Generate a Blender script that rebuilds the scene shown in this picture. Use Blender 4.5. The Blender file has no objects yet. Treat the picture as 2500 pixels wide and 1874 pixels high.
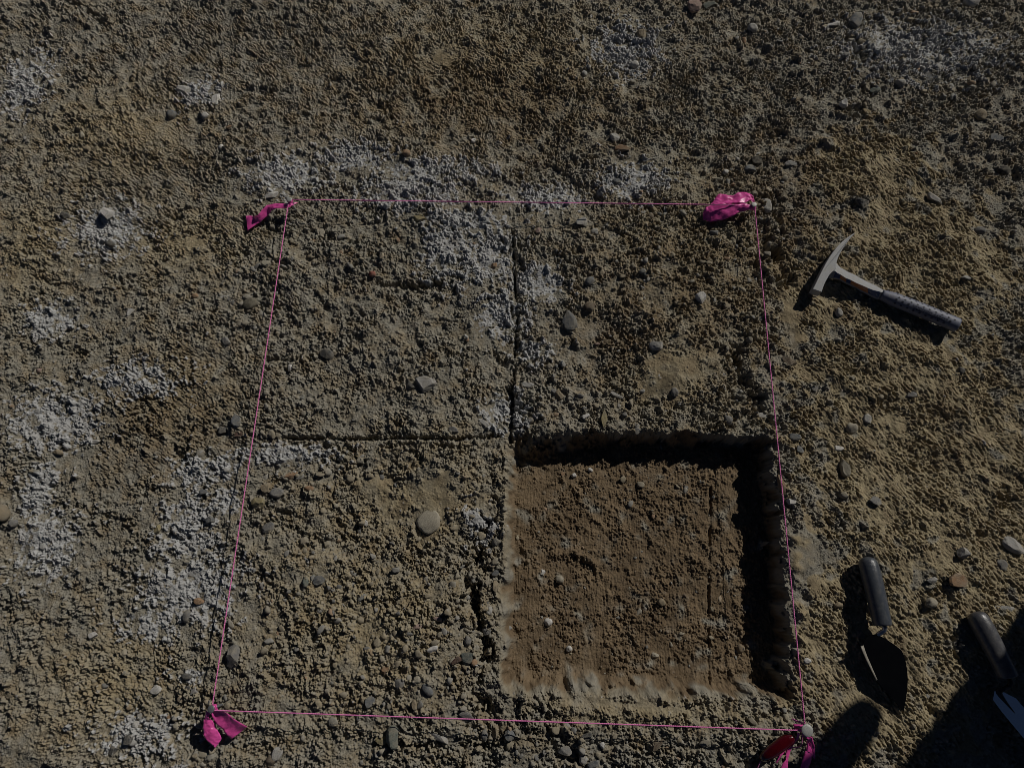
import bpy, bmesh, math, random
import numpy as np
from mathutils import Vector, Matrix, Euler

SC = bpy.context.scene
COL = SC.collection
PI = math.pi

# ------------------------------------------------------------------ camera
F_PX, CX, CY = 1530.0, 1250.0, 937.0
CAM_ROT = (0.30102427220219063, 0.02206377654970037, 0.027602246393549155)
CAM_LOC = (0.5324754332437241, 0.22646944095107555, 1.2121712151778712)
cam_d = bpy.data.cameras.new('camera')
cam = bpy.data.objects.new('camera', cam_d)
COL.objects.link(cam)
cam.location = CAM_LOC
cam.rotation_euler = CAM_ROT
cam_d.sensor_width = 36.0
cam_d.lens = F_PX / 2500.0 * 36.0
cam_d.clip_start = 0.02
cam_d.clip_end = 500.0
SC.camera = cam

# ------------------------------------------------------------------ light
SUN_ELEV = math.radians(34.0)
SUN_AZ = math.radians(45.0)          # direction towards the sun, measured from +x towards +y
world = bpy.data.worlds.new("World")
SC.world = world
world.use_nodes = True
wn = world.node_tree
sky = wn.nodes.new('ShaderNodeTexSky')
sky.sky_type = 'NISHITA'
sky.sun_disc = False
sky.sun_elevation = SUN_ELEV
sky.sun_rotation = PI / 2 - SUN_AZ
sky.altitude = 2500.0
sky.air_density = 0.30
sky.dust_density = 0.0
bg = wn.nodes['Background']
bg.inputs['Strength'].default_value = 0.055
wn.links.new(sky.outputs[0], bg.inputs[0])

sd = bpy.data.lights.new('sun', 'SUN')
sd.energy = 5.0
sd.angle = math.radians(0.53)
sd.color = (1.0, 0.955, 0.88)
sun = bpy.data.objects.new('sun', sd)
COL.objects.link(sun)
to_sun = Vector((math.cos(SUN_ELEV) * math.cos(SUN_AZ), math.cos(SUN_ELEV) * math.sin(SUN_AZ), math.sin(SUN_ELEV)))
sun.rotation_euler = to_sun.to_track_quat('Z', 'Y').to_euler()
sun.location = (3, 3, 3)

vs = SC.view_settings
SC.display_settings.display_device = 'sRGB'
vs.view_transform = 'Standard'
vs.look = 'None'
vs.gamma = 1.0
vs.use_curve_mapping = False
vs.exposure = -1.2
SC.cycles.pixel_filter_type = 'BLACKMAN_HARRIS'
SC.cycles.filter_width = 0.72
SC.cycles.max_bounces = 4
SC.cycles.diffuse_bounces = 1

# ------------------------------------------------------------------ ground points taken from image pixels through the camera
_R = np.array(Euler(CAM_ROT, 'XYZ').to_matrix())
_C = np.array(CAM_LOC)
def at(u, v, z=0.0):
    """world point at height z seen at image pixel (u, v), along the camera ray"""
    d = _R @ np.array([(u - CX) / F_PX, -(v - CY) / F_PX, -1.0])
    t = (z - _C[2]) / d[2]
    return Vector(_C + t * d)
def at2(u, v):
    p = at(u, v, 0.0)
    return p.x, p.y
def crop(ox, oy, s):
    return lambda u, v: (ox + u / s, oy + v / s)

# ------------------------------------------------------------------ node helpers
def new_mat(name):
    m = bpy.data.materials.new(name)
    m.use_nodes = True
    nt = m.node_tree
    b = nt.nodes['Principled BSDF']
    return m, nt, b
def N(nt, kind, **kw):
    n = nt.nodes.new(kind)
    for k, v in kw.items():
        if k in ('operation', 'blend_type', 'data_type', 'feature', 'attribute_name', 'noise_dimensions', 'clamp', 'distance'):
            setattr(n, k, v)
        else:
            n.inputs[k].default_value = v
    return n
def mix(nt, fac, a, b, mode='MIX'):
    n = nt.nodes.new('ShaderNodeMix')
    n.data_type = 'RGBA'
    n.blend_type = mode
    for sock, v in ((0, fac), (6, a), (7, b)):
        if hasattr(v, 'is_output') or isinstance(v, bpy.types.NodeSocket):
            nt.links.new(v, n.inputs[sock])
        else:
            n.inputs[sock].default_value = v if sock == 0 else (*v, 1.0)
    return n.outputs[2]
def maprange(nt, v, a, b, c, d):
    n = nt.nodes.new('ShaderNodeMapRange')
    nt.links.new(v, n.inputs[0])
    for i, x in enumerate((a, b, c, d)):
        n.inputs[i + 1].default_value = x
    return n.outputs[0]
def noise(nt, scale, detail=3.0, rough=0.6, vec=None):
    n = nt.nodes.new('ShaderNodeTexNoise')
    n.inputs['Scale'].default_value = scale
    n.inputs['Detail'].default_value = detail
    n.inputs['Roughness'].default_value = rough
    if vec is not None:
        nt.links.new(vec, n.inputs['Vector'])
    return n.outputs[0]
def objcoord(nt):
    return nt.nodes.new('ShaderNodeTexCoord').outputs['Object']
def bump(nt, b, h, strength, dist):
    n = nt.nodes.new('ShaderNodeBump')
    n.inputs['Strength'].default_value = strength
    n.inputs['Distance'].default_value = dist
    nt.links.new(h, n.inputs['Height'])
    nt.links.new(n.outputs[0], b.inputs['Normal'])

def simple_mat(name, col, rough=0.6, metal=0.0, var=0.25, scale=300.0, bumpd=0.0, dirt=None, dirt_scale=60.0, dirt_lo=0.5, dirt_hi=0.7, coat=0.0):
    m, nt, b = new_mat(name)
    co = objcoord(nt)
    n1 = noise(nt, scale, 3, 0.6, co)
    f = maprange(nt, n1, 0.3, 0.7, 0.0, 1.0)
    c = mix(nt, f, tuple(x * (1 - var) for x in col), tuple(min(1, x * (1 + var)) for x in col))
    if dirt:
        n2 = noise(nt, dirt_scale, 5, 0.7, co)
        c = mix(nt, maprange(nt, n2, dirt_lo, dirt_hi, 0.0, 1.0), c, dirt)
    nt.links.new(c, b.inputs['Base Color'])
    b.inputs['Roughness'].default_value = rough
    b.inputs['Metallic'].default_value = metal
    b.inputs['Coat Weight'].default_value = coat
    if bumpd:
        bump(nt, b, n1, 1.0, bumpd)
    return m

# ------------------------------------------------------------------ soil material
def soil_material():
    m, nt, b = new_mat('soil')
    co = objcoord(nt)
    a = nt.nodes.new('ShaderNodeAttribute')
    a.attribute_name = 'soil'
    sep = nt.nodes.new('ShaderNodeSeparateColor')
    nt.links.new(a.outputs['Color'], sep.inputs[0])
    crust, brown, tone, hue = sep.outputs[0], sep.outputs[1], sep.outputs[2], a.outputs['Alpha']
    aw = nt.nodes.new('ShaderNodeAttribute')
    aw.attribute_name = 'warmth'
    warm = aw.outputs['Fac']
    base = mix(nt, maprange(nt, noise(nt, 9.0, 5, 0.65, co), 0.35, 0.65, 0, 1), (0.240, 0.224, 0.185), (0.300, 0.280, 0.232))
    base = mix(nt, warm, base, (0.345, 0.288, 0.185))
    base = mix(nt, maprange(nt, noise(nt, 38.0, 4, 0.7, co), 0.48, 0.75, 0, 0.6), base, (0.30, 0.235, 0.145))
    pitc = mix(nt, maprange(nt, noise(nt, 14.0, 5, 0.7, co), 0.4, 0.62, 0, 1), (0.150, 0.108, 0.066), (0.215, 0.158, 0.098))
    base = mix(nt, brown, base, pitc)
    base = mix(nt, crust, base, (0.43, 0.43, 0.425))
    # grain hue: grey, buff, rusty and slate grains
    hr = nt.nodes.new('ShaderNodeValToRGB')
    el = hr.color_ramp.elements
    el[0].position = 0.0; el[0].color = (0.20, 0.22, 0.24, 1)
    el[1].position = 1.0; el[1].color = (0.36, 0.20, 0.12, 1)
    for p, c in ((0.15, (0.27, 0.27, 0.26, 1)), (0.45, (0.33, 0.30, 0.24, 1)), (0.8, (0.36, 0.29, 0.19, 1)), (0.93, (0.33, 0.24, 0.15, 1))):
        e = el.new(p); e.color = c
    nt.links.new(hue, hr.inputs[0])
    isgrain = maprange(nt, hue, 0.0, 0.02, 0.0, 0.42)
    c1 = mix(nt, isgrain, base, hr.outputs[0])
    c2 = mix(nt, brown, c1, mix(nt, 0.6, c1, pitc))
    tm = maprange(nt, tone, 0, 1, 0.68, 1.32)
    comb = nt.nodes.new('ShaderNodeCombineColor')
    for i in range(3):
        nt.links.new(tm, comb.inputs[i])
    c3 = mix(nt, 1.0, c2, comb.outputs[0], 'MULTIPLY')
    nt.links.new(c3, b.inputs['Base Color'])
    b.inputs['Roughness'].default_value = 0.95
    b.inputs['Specular IOR Level'].default_value = 0.15
    fine = noise(nt, 850.0, 3, 0.7, co)
    bump(nt, b, fine, 1.0, 0.0009)
    return m

# ------------------------------------------------------------------ height field
rng = np.random.default_rng(7)
X0, X1, Y0, Y1, DX = -1.0, 1.9, -0.3, 1.8, 0.0010
NX = int(round((X1 - X0) / DX)) + 1
NY = int(round((Y1 - Y0) / DX)) + 1
xs = (X0 + np.arange(NX) * DX).astype(np.float32)
ys = (Y0 + np.arange(NY) * DX).astype(np.float32)
GX, GY = np.meshgrid(xs, ys)
_fy = np.fft.fftfreq(NY, DX).astype(np.float32)[:, None]
_fx = np.fft.rfftfreq(NX, DX).astype(np.float32)[None, :]
def band(l0, l1, ang=None, stretch=1.0, seed=0, slope=1.0):
    """unit-variance noise with wavelengths l0..l1 metres, optionally streaked along ang"""
    r = np.random.default_rng(seed)
    w = np.fft.rfft2(r.standard_normal((NY, NX)).astype(np.float32))
    fx, fy = _fx, _fy
    if ang is not None:
        c, s = math.cos(ang), math.sin(ang)
        u = fx * c + fy * s
        v = -fx * s + fy * c
        k = np.sqrt((u * stretch) ** 2 + v ** 2)
    else:
        k = np.sqrt(fx ** 2 + fy ** 2)
    k = np.maximum(k, 1e-6)
    filt = np.exp(-(1 / (k * l1)) ** -2 * 0) * (1 / (1 + (1 / (k * l1)) ** 6)) * np.exp(-(k * l0) ** 2) * k ** (-slope)
    o = np.fft.irfft2(w * filt, s=(NY, NX)).astype(np.float32)
    return (o - o.mean()) / o.std()
def sstep(a, b, x):
    t = np.clip((x - a) / (b - a), 0, 1)
    return t * t * (3 - 2 * t)
def blob(u, v, ru, rv, rot=0.0):
    x, y = at2(u, v)
    xr, _ = at2(u + ru, v)
    rx = abs(xr - x)
    _, yr = at2(u, v - rv)
    ry = abs(yr - y)
    c, s = math.cos(rot), math.sin(rot)
    dx, dy = GX - x, GY - y
    a = (dx * c + dy * s) / rx
    b = (-dx * s + dy * c) / ry
    return np.exp(-(a * a + b * b)).astype(np.float32)
def blobs(lst):
    o = np.zeros((NY, NX), np.float32)
    for t in lst:
        o = np.maximum(o, blob(*t))
    return o
def polydist(pts):
    """distance to a polyline on the ground given in photo pixels"""
    P = [at2(*p) for p in pts]
    d = np.full((NY, NX), 9.0, np.float32)
    for (ax, ay), (bx, by) in zip(P, P[1:]):
        L2 = (bx - ax) ** 2 + (by - ay) ** 2
        t = np.clip(((GX - ax) * (bx - ax) + (GY - ay) * (by - ay)) / L2, 0, 1)
        d = np.minimum(d, np.hypot(GX - ax - t * (bx - ax), GY - ay - t * (by - ay)))
    return d

n_big = band(0.12, 0.7, seed=1, slope=1.5)
n_mid = band(0.03, 0.14, seed=2)
n_clod = band(0.0055, 0.024, seed=3, slope=0.8)
n_fine = band(0.0029, 0.0070, seed=4, slope=0.2)
n_crk = band(0.0036, 0.012, seed=15, slope=0.6)
n_crk2 = band(0.006, 0.030, seed=16, slope=0.6)
n_hole = band(0.009, 0.030, seed=17, slope=0.5)
n_mid2 = band(0.012, 0.060, seed=19, slope=0.9)
n_ter = band(0.008, 0.045, seed=20, slope=0.9)
n_c3 = band(0.006, 0.030, seed=32, slope=0.9)
n_patch = band(0.05, 0.25, seed=18, slope=1.0)
n_warp = band(0.02, 0.12, seed=5)
n_rag = band(0.004, 0.03, seed=6, slope=0.9)
st_right = band(0.0032, 0.022, math.radians(-58), 3.0, seed=8, slope=0.5)
st_top = band(0.0030, 0.018, math.radians(-30), 2.8, seed=9, slope=0.5)
st_pit = band(0.003, 0.010, math.radians(92), 8.0, seed=10, slope=0.5)

# zones
smooth_zone = blobs([(2230, 1050, 330, 420), (2150, 1600, 250, 300), (2260, 640, 260, 200), (2400, 1250, 250, 350),
                     (2000, 700, 120, 160), (2120, 420, 180, 120, 0.2)])
smooth_zone = sstep(0.38, 0.62, smooth_zone + 0.16 * n_warp)
top_zone = blobs([(1150, 200, 430, 190), (700, 120, 400, 150), (1700, 230, 300, 160), (350, 450, 330, 200), (450, 1000, 250, 260), (560, 560, 90, 60), (300, 1650, 230, 190)])
top_zone = sstep(0.30, 0.68, top_zone + 0.2 * n_warp) * (1 - smooth_zone)
flat_spots = blobs([(1640, 910, 110, 90, 0.3), (1050, 1265, 42, 50), (1190, 1235, 60, 60), (1170, 830, 70, 40), (1090, 130, 50, 30), (1230, 1450, 16, 190), (1600, 1725, 300, 14, -0.06),
                    (1930, 780, 35, 120), (2180, 1030, 50, 40), (450, 590, 60, 25), (1060, 1200, 90, 60), (910, 1200, 60, 60), (950, 1250, 50, 80), (2120, 1560, 60, 90), (1960, 1340, 50, 120)])
flat_spots = sstep(0.42, 0.85, flat_spots + 0.16 * n_warp + 0.08 * n_rag)
coarse = blobs([(900, 1500, 300, 330), (1160, 1450, 80, 330), (1400, 1830, 700, 60), (780, 1180, 200, 120), (1850, 900, 90, 260), (1860, 560, 120, 200), (2320, 140, 260, 170), (1500, 960, 260, 90),
                (1650, 600, 260, 120), (1980, 110, 250, 90), (1820, 1780, 260, 90), (420, 1780, 250, 120), (650, 700, 120, 220), (1940, 1180, 70, 200), (2460, 1270, 80, 90), (1560, 1190, 50, 55), (1600, 1235, 60, 30), (1450, 1335, 70, 30), (1790, 1450, 45, 220), (1720, 1150, 90, 50), (1580, 1480, 70, 60), (1400, 1540, 50, 60), (1660, 1560, 60, 40), (1330, 1330, 30, 30), (2100, 280, 80, 60), (2040, 860, 70, 40), (800, 620, 160, 60), (700, 1000, 80, 100)])
coarse = sstep(0.3, 0.7, coarse + 0.2 * n_warp) * (1 - 0.7 * smooth_zone)
crust = blobs([(140, 1030, 150, 110), (90, 1200, 60, 120), (470, 1430, 170, 130), (380, 1520, 110, 60), (1180, 620, 120, 110), (1000, 470, 190, 70), (1130, 540, 150, 40), (1310, 690, 90, 70), (480, 1150, 90, 60),
               (120, 780, 90, 60), (60, 200, 90, 100), (490, 225, 70, 45), (1330, 480, 130, 50), (1090, 600, 90, 120), (1230, 760, 90, 80), (1060, 420, 200, 40), (460, 1300, 100, 140), (540, 1140, 70, 50), (1550, 440, 130, 60), (1530, 120, 120, 90), (260, 560, 130, 90), (340, 1800, 160, 80), (470, 1650, 60, 25),
               (700, 1110, 160, 40), (1170, 1280, 60, 60), (1300, 860, 70, 40), (2250, 120, 260, 100), (120, 1330, 100, 120), (540, 1230, 60, 50), (1240, 1010, 80, 60), (340, 930, 150, 60), (860, 380, 120, 50), (700, 430, 140, 60)])
crust = sstep(0.46, 0.66, crust * 0.9 + 0.11 * n_warp + 0.11 * n_mid2 + 0.10 * n_c3 + 0.07 * n_clod - 0.07)

# the dug quadrant
rag = 0.0038 * n_warp + 0.0016 * n_clod
px0, px1, py0, py1 = 0.487, 1.012, 0.030, 0.512
def wall(d, w):
    return sstep(0.0, 1.0, d / w)
wl = wall(GX - px0 + rag * 0.5, 0.022)
wr = wall(px1 - 0.003 - 0.014 * sstep(0.12, 0.03, GY) - GX + rag * 1.4, 0.016)
wb = wall(GY - py0 + rag * 0.8, 0.036)
topw = 0.018 + 0.05 * sstep(0.72, 0.5, GX) + 0.012 * np.clip(n_warp, -1, 1)
wt = wall(py1 - GY + rag * 0.8 + 0.0008 * n_rag, topw)
pit = wl * wr * wb * wt
pit_depth = 0.056 + 0.003 * n_big
inpit = sstep(0.25, 0.8, pit)
inner = sstep(0.85, 1.0, pit)

rough = np.clip(0.85 + 0.40 * n_patch + 0.30 * n_mid2 + 0.35 * coarse, 0.12, 1.7)
keepr = (1 - 0.72 * flat_spots)
calm = (1 - 0.55 * smooth_zone - 0.42 * top_zone) * 0.85
H = 0.0045 * n_big + 0.0022 * n_mid * (1 - 0.5 * inpit)
def terrace(F, k, sharp):
    """flat plates with steep broken edges: F cut into steps of height k"""
    q = F / k
    f = np.floor(q)
    t = np.clip((q - f) / sharp, 0, 1)
    return k * (f + t * t * (3 - 2 * t))
n_fine2 = band(0.0035, 0.012, seed=31, slope=0.6)
amp = 0.72 * keepr * (1 - 0.40 * inpit) * np.clip(rough, 0.3, 1.4) * (1 - 0.2 * smooth_zone)
H *= 0.85
F1 = 0.0020 * n_mid2 * calm + 0.0013 * n_c3 * (0.6 + 0.4 * calm) + 0.00060 * n_fine2 + 0.0010 * smooth_zone * st_right + 0.0007 * top_zone * st_top
H += amp * (0.90 * terrace(F1, 0.0021, 0.28) + 0.10 * F1)
F2 = 0.0011 * n_clod + 0.0008 * n_fine2[::-1, ::-1] + 0.0004 * n_fine
H += amp * (0.90 * terrace(F2, 0.0016, 0.30) + 0.10 * F2) * (1 - 0.45 * smooth_zone)
H += 0.00050 * amp * np.tanh(3.0 * n_fine + 2.6) * (1 - 0.3 * smooth_zone)
H -= 0.0045 * sstep(1.55, 2.5, n_hole + 0.55 * n_patch) * keepr * (1 - 0.6 * inpit)
crk = np.exp(-(n_crk / 0.16) ** 2) * np.clip(0.4 + 0.8 * n_crk2, 0, 1.4) + np.exp(-(n_crk2 / 0.06) ** 2) * np.clip(0.4 + n_mid * 0.9, 0, 1.3)
H -= 0.0019 * crk * keepr * (1 - 0.4 * inpit)
def ridged(n):
    return 1.3 - np.abs(n) * 1.6
H += 0.00070 * smooth_zone * (1 - flat_spots) * (1 - inpit) * (0.10 * st_right + 1.5 * np.tanh(3.4 * st_right + 3.0)) * (0.8 + 0.45 * n_mid.clip(-1, 2))
H += 0.00050 * top_zone * (1 - flat_spots) * (1 - inpit) * (0.10 * st_top + 1.4 * np.tanh(3.0 * st_top + 2.0))
H += 0.0003 * inpit * st_pit

# cut lines, steps, ridges and dips (photo pixels, depth, half width)
def groove(pts, depth, w, noise_amt=0.5, wander=0.003):
    global H
    d = polydist(pts) + np.abs(wander * 0.5 * n_rag + 0.0 * n_warp) + (w * 0.5 * n_warp + 0.0028 * n_clod) * (w > 0.005)
    g = np.exp(-(np.abs(d) / w) ** 3)
    nn = 0.6 * n_warp + (0.7 * n_mid + 0.3 * n_clod if w > 0.005 else 0)
    H -= depth * g * np.clip(1 + 1.2 * noise_amt * nn, 0.0, 1.6)
groove([(1252, 560), (1258, 700), (1264, 780), (1257, 870), (1253, 960), (1246, 1075)], 0.014, 0.0045, 0.6, 0.004)
groove([(1245, 590), (1262, 640), (1255, 700)], 0.010, 0.0085, 0.7)
groove([(1250, 940), (1246, 1010), (1243, 1070)], 0.010, 0.0080, 0.7)
groove([(1256, 760), (1258, 850)], 0.008, 0.006, 0.4)
groove([(690, 1068), (830, 1070), (960, 1068), (1110, 1074), (1215, 1064)], 0.016, 0.0050, 0.45, 0.004)
groove([(690, 1078), (830, 1092), (1000, 1086), (1120, 1096), (1210, 1090)], 0.005, 0.007, 1.0)
groove([(1265, 1085), (1350, 1075), (1500, 1072)], 0.006, 0.008, 0.9)
groove([(1205, 1210), (1190, 1300), (1150, 1400), (1160, 1480), (1190, 1600), (1165, 1690), (1200, 1800)], 0.017, 0.012, 0.8)
groove([(1885, 500), (1890, 600), (1925, 680)], 0.012, 0.020, 0.8)
groove([(1800, 860), (1850, 990), (1895, 1040)], 0.010, 0.018, 0.8)
groove([(1140, 1390), (1165, 1470), (1170, 1530)], 0.009, 0.010, 0.4)
groove([(925, 690), (960, 692), (1010, 697), (1075, 695)], 0.013, 0.010, 0.4)
groove([(650, 877), (700, 878), (755, 872)], 0.010, 0.006, 0.3)
groove([(860, 1100), (870, 1125), (880, 1140)], 0.010, 0.007, 0.2)
groove([(1180, 1125), (1200, 1165), (1205, 1200)], 0.007, 0.006, 0.5)
groove([(1010, 1105), (1030, 1125)], 0.009, 0.008, 0.3)
groove([(800, 760), (770, 720), (740, 690)], 0.006, 0.008, 0.5)
groove([(690, 1250), (720, 1300), (760, 1320)], 0.006, 0.006, 0.5)
groove([(1840, 700), (1860, 560), (1900, 620), (1935, 640)], 0.010, 0.018, 0.6)
groove([(1795, 880), (1810, 930), (1780, 960), (1845, 980)], 0.012, 0.017, 0.5)
groove([(1840, 1000), (1800, 1040), (1730, 1045)], 0.010, 0.015, 0.5)
groove([(1700, 1730), (1850, 1700), (1900, 1740), (1830, 1760)], 0.009, 0.012, 0.7)
groove([(900, 1810), (1070, 1822), (1210, 1818)], 0.008, 0.007, 0.5)
groove([(1345, 1800), (1370, 1840), (1400, 1850)], 0.012, 0.016, 0.3)
groove([(1190, 1720), (1200, 1800), (1190, 1874)], 0.011, 0.014, 0.5)
groove([(1755, 1180), (1750, 1400), (1752, 1690)], 0.0045, 0.0028, 0.5, 0.001)
groove([(420, 1305), (460, 1335), (440, 1380)], 0.008, 0.010, 0.5)
groove([(430, 1110), (450, 1112)], 0.012, 0.012, 0.2)
groove([(160, 0), (220, 30), (260, 70)], 0.009, 0.012, 0.5)
groove([(780, 180), (830, 220), (800, 250)], 0.005, 0.03, 0.5)
groove([(12, 1485), (35, 1510)], 0.010, 0.010, 0.3)
groove([(2455, 1200), (2470, 1235), (2440, 1215)], 0.009, 0.016, 0.4)
groove([(2075, 95), (2090, 125)], 0.012, 0.013, 0.2)
groove([(2075, 275), (2110, 280)], 0.012, 0.016, 0.2)
groove([(1430, 80), (1455, 95)], 0.009, 0.012, 0.3)
groove([(1135, 165), (1155, 185)], 0.007, 0.012, 0.4)
groove([(1245, 960), (1258, 990)], 0.011, 0.013, 0.2)
groove([(1210, 870), (1225, 885)], 0.009, 0.010, 0.3)
groove([(2060, 900), (2130, 915)], 0.006, 0.006, 0.3)
groove([(1965, 790), (2000, 800)], 0.008, 0.008, 0.3)
groove([(1760, 340), (1800, 325), (1900, 330)], 0.006, 0.020, 0.5)
groove([(2240, 1115), (2230, 1090), (2250, 1070), (2285, 1085), (2285, 1105), (2260, 1120), (2240, 1115)], 0.005, 0.0035, 0.3)
groove([(2240, 1480), (2250, 1500), (2270, 1490), (2275, 1475)], 0.004, 0.003, 0.3)
def ridge(pts, h, w):
    global H
    d = polydist(pts) + 0.001 * n_rag
    H += h * np.exp(-(np.abs(d) / w) ** 2)
ridge([(1925, 378), (1960, 366), (2000, 348), (2030, 343)], 0.006, 0.005)
ridge([(2000, 345), (2030, 362)], 0.004, 0.004)
ridge([(1235, 1210), (1232, 1300), (1240, 1500), (1232, 1690)], 0.005, 0.007)
ridge([(1190, 1655), (1330, 1720), (1500, 1738), (1680, 1745)], 0.004, 0.009)
ridge([(1350, 1345), (1380, 1352), (1400, 1340), (1440, 1360), (1460, 1375)], 0.007, 0.007)
# crumbled rim to the right of the dug square and dust banked at its foot
H += 0.006 * np.exp(-((GX - px1 - 0.012) / 0.018) ** 2) * sstep(-0.02, 0.1, GY) * sstep(0.65, 0.4, GY) * (0.6 + 0.5 * n_warp)
# a pale lump and its hollow, a hump beyond the right string
H += 0.007 * blob(1640, 905, 60, 50) + 0.008 * blob(1975, 1340, 55, 160) + 0.004 * blob(1045, 1262, 36, 40)
H -= 0.010 * blob(1710, 1010, 130, 35)
H -= pit_depth * pit
H += 0.0035 * (n_clod + 0.8 * n_mid2) * 4 * pit * (1 - pit)

# gravel grains pressed into the surface
tone = 0.5 + 0.10 * n_clod.clip(-2, 2) + 0.07 * n_fine.clip(-2, 2)
hue = np.zeros((NY, NX), np.float32)
Hf = H.ravel(); tonef = tone.ravel().astype(np.float32); huef = hue.ravel()
def stamp(n, r0, r1, lift, seed, bias):
    r = np.random.default_rng(seed)
    ix = r.integers(8, NX - 9, n); iy = r.integers(8, NY - 9, n)
    c = coarse[iy, ix]; s = smooth_zone[iy, ix]; fl = flat_spots[iy, ix]; ip = inpit[iy, ix]
    keep = r.random(n) < np.clip((bias + (1 - bias) * c) * (1 - 0.75 * s) * (1 - 0.93 * fl) * (1 - 0.55 * ip), 0.015, 1)
    ix, iy, ip = ix[keep], iy[keep], ip[keep]
    n = len(ix)
    keep2 = np.abs(pit[iy, ix] - 0.5) > 0.42
    ix, iy, ip = ix[keep2], iy[keep2], ip[keep2]
    n = len(ix)
    rad = (r0 + (r1 - r0) * r.random(n) ** 2.2)
    ang = r.random(n) * PI
    el = 0.65 + 0.35 * r.random(n)
    ht = rad * (0.55 + 0.6 * r.random(n)) * lift
    tx = r.normal(0, 0.14, n); ty = r.normal(0, 0.14, n)
    fa = r.random((n, 3)) * 2 * PI
    fo = 0.62 + 0.5 * r.random((n, 3))
    hv = 0.03 + 0.97 * r.random(n)
    hv = np.where(r.random(n) < 0.72, 0.25 + 0.45 * r.random(n), hv)
    tv = np.clip(0.5 + r.normal(0, 0.13, n), 0.05, 1)
    base = Hf[iy * NX + ix]
    K = int(math.ceil(r1 / DX)) + 1
    for oy in range(-K, K + 1):
        for ox in range(-K, K + 1):
            d0 = math.hypot(ox, oy) * DX
            sel = np.nonzero(rad * 1.05 > d0)[0]
            if len(sel) == 0:
                continue
            x = ox * DX; y = oy * DX
            ca, sa = np.cos(ang[sel]), np.sin(ang[sel])
            u = (x * ca + y * sa) / rad[sel]
            v = (-x * sa + y * ca) / (rad[sel] * el[sel])
            d = np.hypot(u, v)
            for k in range(3):
                d = np.maximum(d, (u * np.cos(fa[sel, k]) + v * np.sin(fa[sel, k])) / fo[sel, k])
            prof = np.clip(1.0 - d ** 5.0, 0, 1)
            hh = base[sel] + ht[sel] * (prof * 1.25 - 0.25) + tx[sel] * x + ty[sel] * y
            q = (iy[sel] + oy) * NX + ix[sel] + ox
            ok = (prof > 0.02) & (hh > Hf[q])
            Hf[q[ok]] = hh[ok]
            tonef[q[ok]] = tv[sel][ok]
            huef[q[ok]] = hv[sel][ok]
stamp(60000, 0.0014, 0.0027, 1.0, 21, 0.50)
stamp(20000, 0.0022, 0.0045, 0.75, 22, 0.20)
stamp(3600, 0.0040, 0.0090, 0.60, 23, 0.10)
H = Hf.reshape(NY, NX); tone = tonef.reshape(NY, NX); hue = huef.reshape(NY, NX)
# settle the edge of the detailed field so that the plain ground can join it
edge = np.minimum(np.minimum(GX - X0, X1 - GX), np.minimum(GY - Y0, Y1 - GY))
H *= sstep(0.0, 0.04, edge)
warmth = np.clip(smooth_zone + 0.8 * blobs([(1200, 180, 380, 160), (1640, 900, 170, 130), (1000, 1250, 260, 150), (900, 1500, 300, 250), (1700, 640, 260, 220), (450, 590, 160, 90), (420, 960, 160, 120), (280, 1690, 200, 160), (1600, 1740, 330, 40), (80, 600, 120, 120), (300, 330, 200, 120)]) + 0.18 * n_warp + 0.1, 0, 1)
inpit2 = sstep(0.25, 0.85, pit + 0.22 * n_warp * (pit > 0.02) - 0.12 * blobs([(1600, 1715, 320, 30), (1245, 1400, 18, 260)]) * 1.6)
brown = np.clip(0.95 * inpit2 + 0.35 * blobs([(1700, 700, 260, 180), (1900, 480, 150, 160), (1500, 830, 140, 90), (400, 1020, 180, 170), (1200, 250, 300, 100)]) * (1 - crust) + 0.12 * n_warp, 0, 1)  # brown soil; patches by the top right nail also paint in shade
crust = crust * (1 - 0.85 * inpit)

def ground_z(x, y):
    i = int(round((x - X0) / DX)); j = int(round((y - Y0) / DX))
    if 2 <= i < NX - 2 and 2 <= j < NY - 2:
        return float(H[j - 2:j + 3, i - 2:i + 3].mean())
    return 0.0

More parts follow.
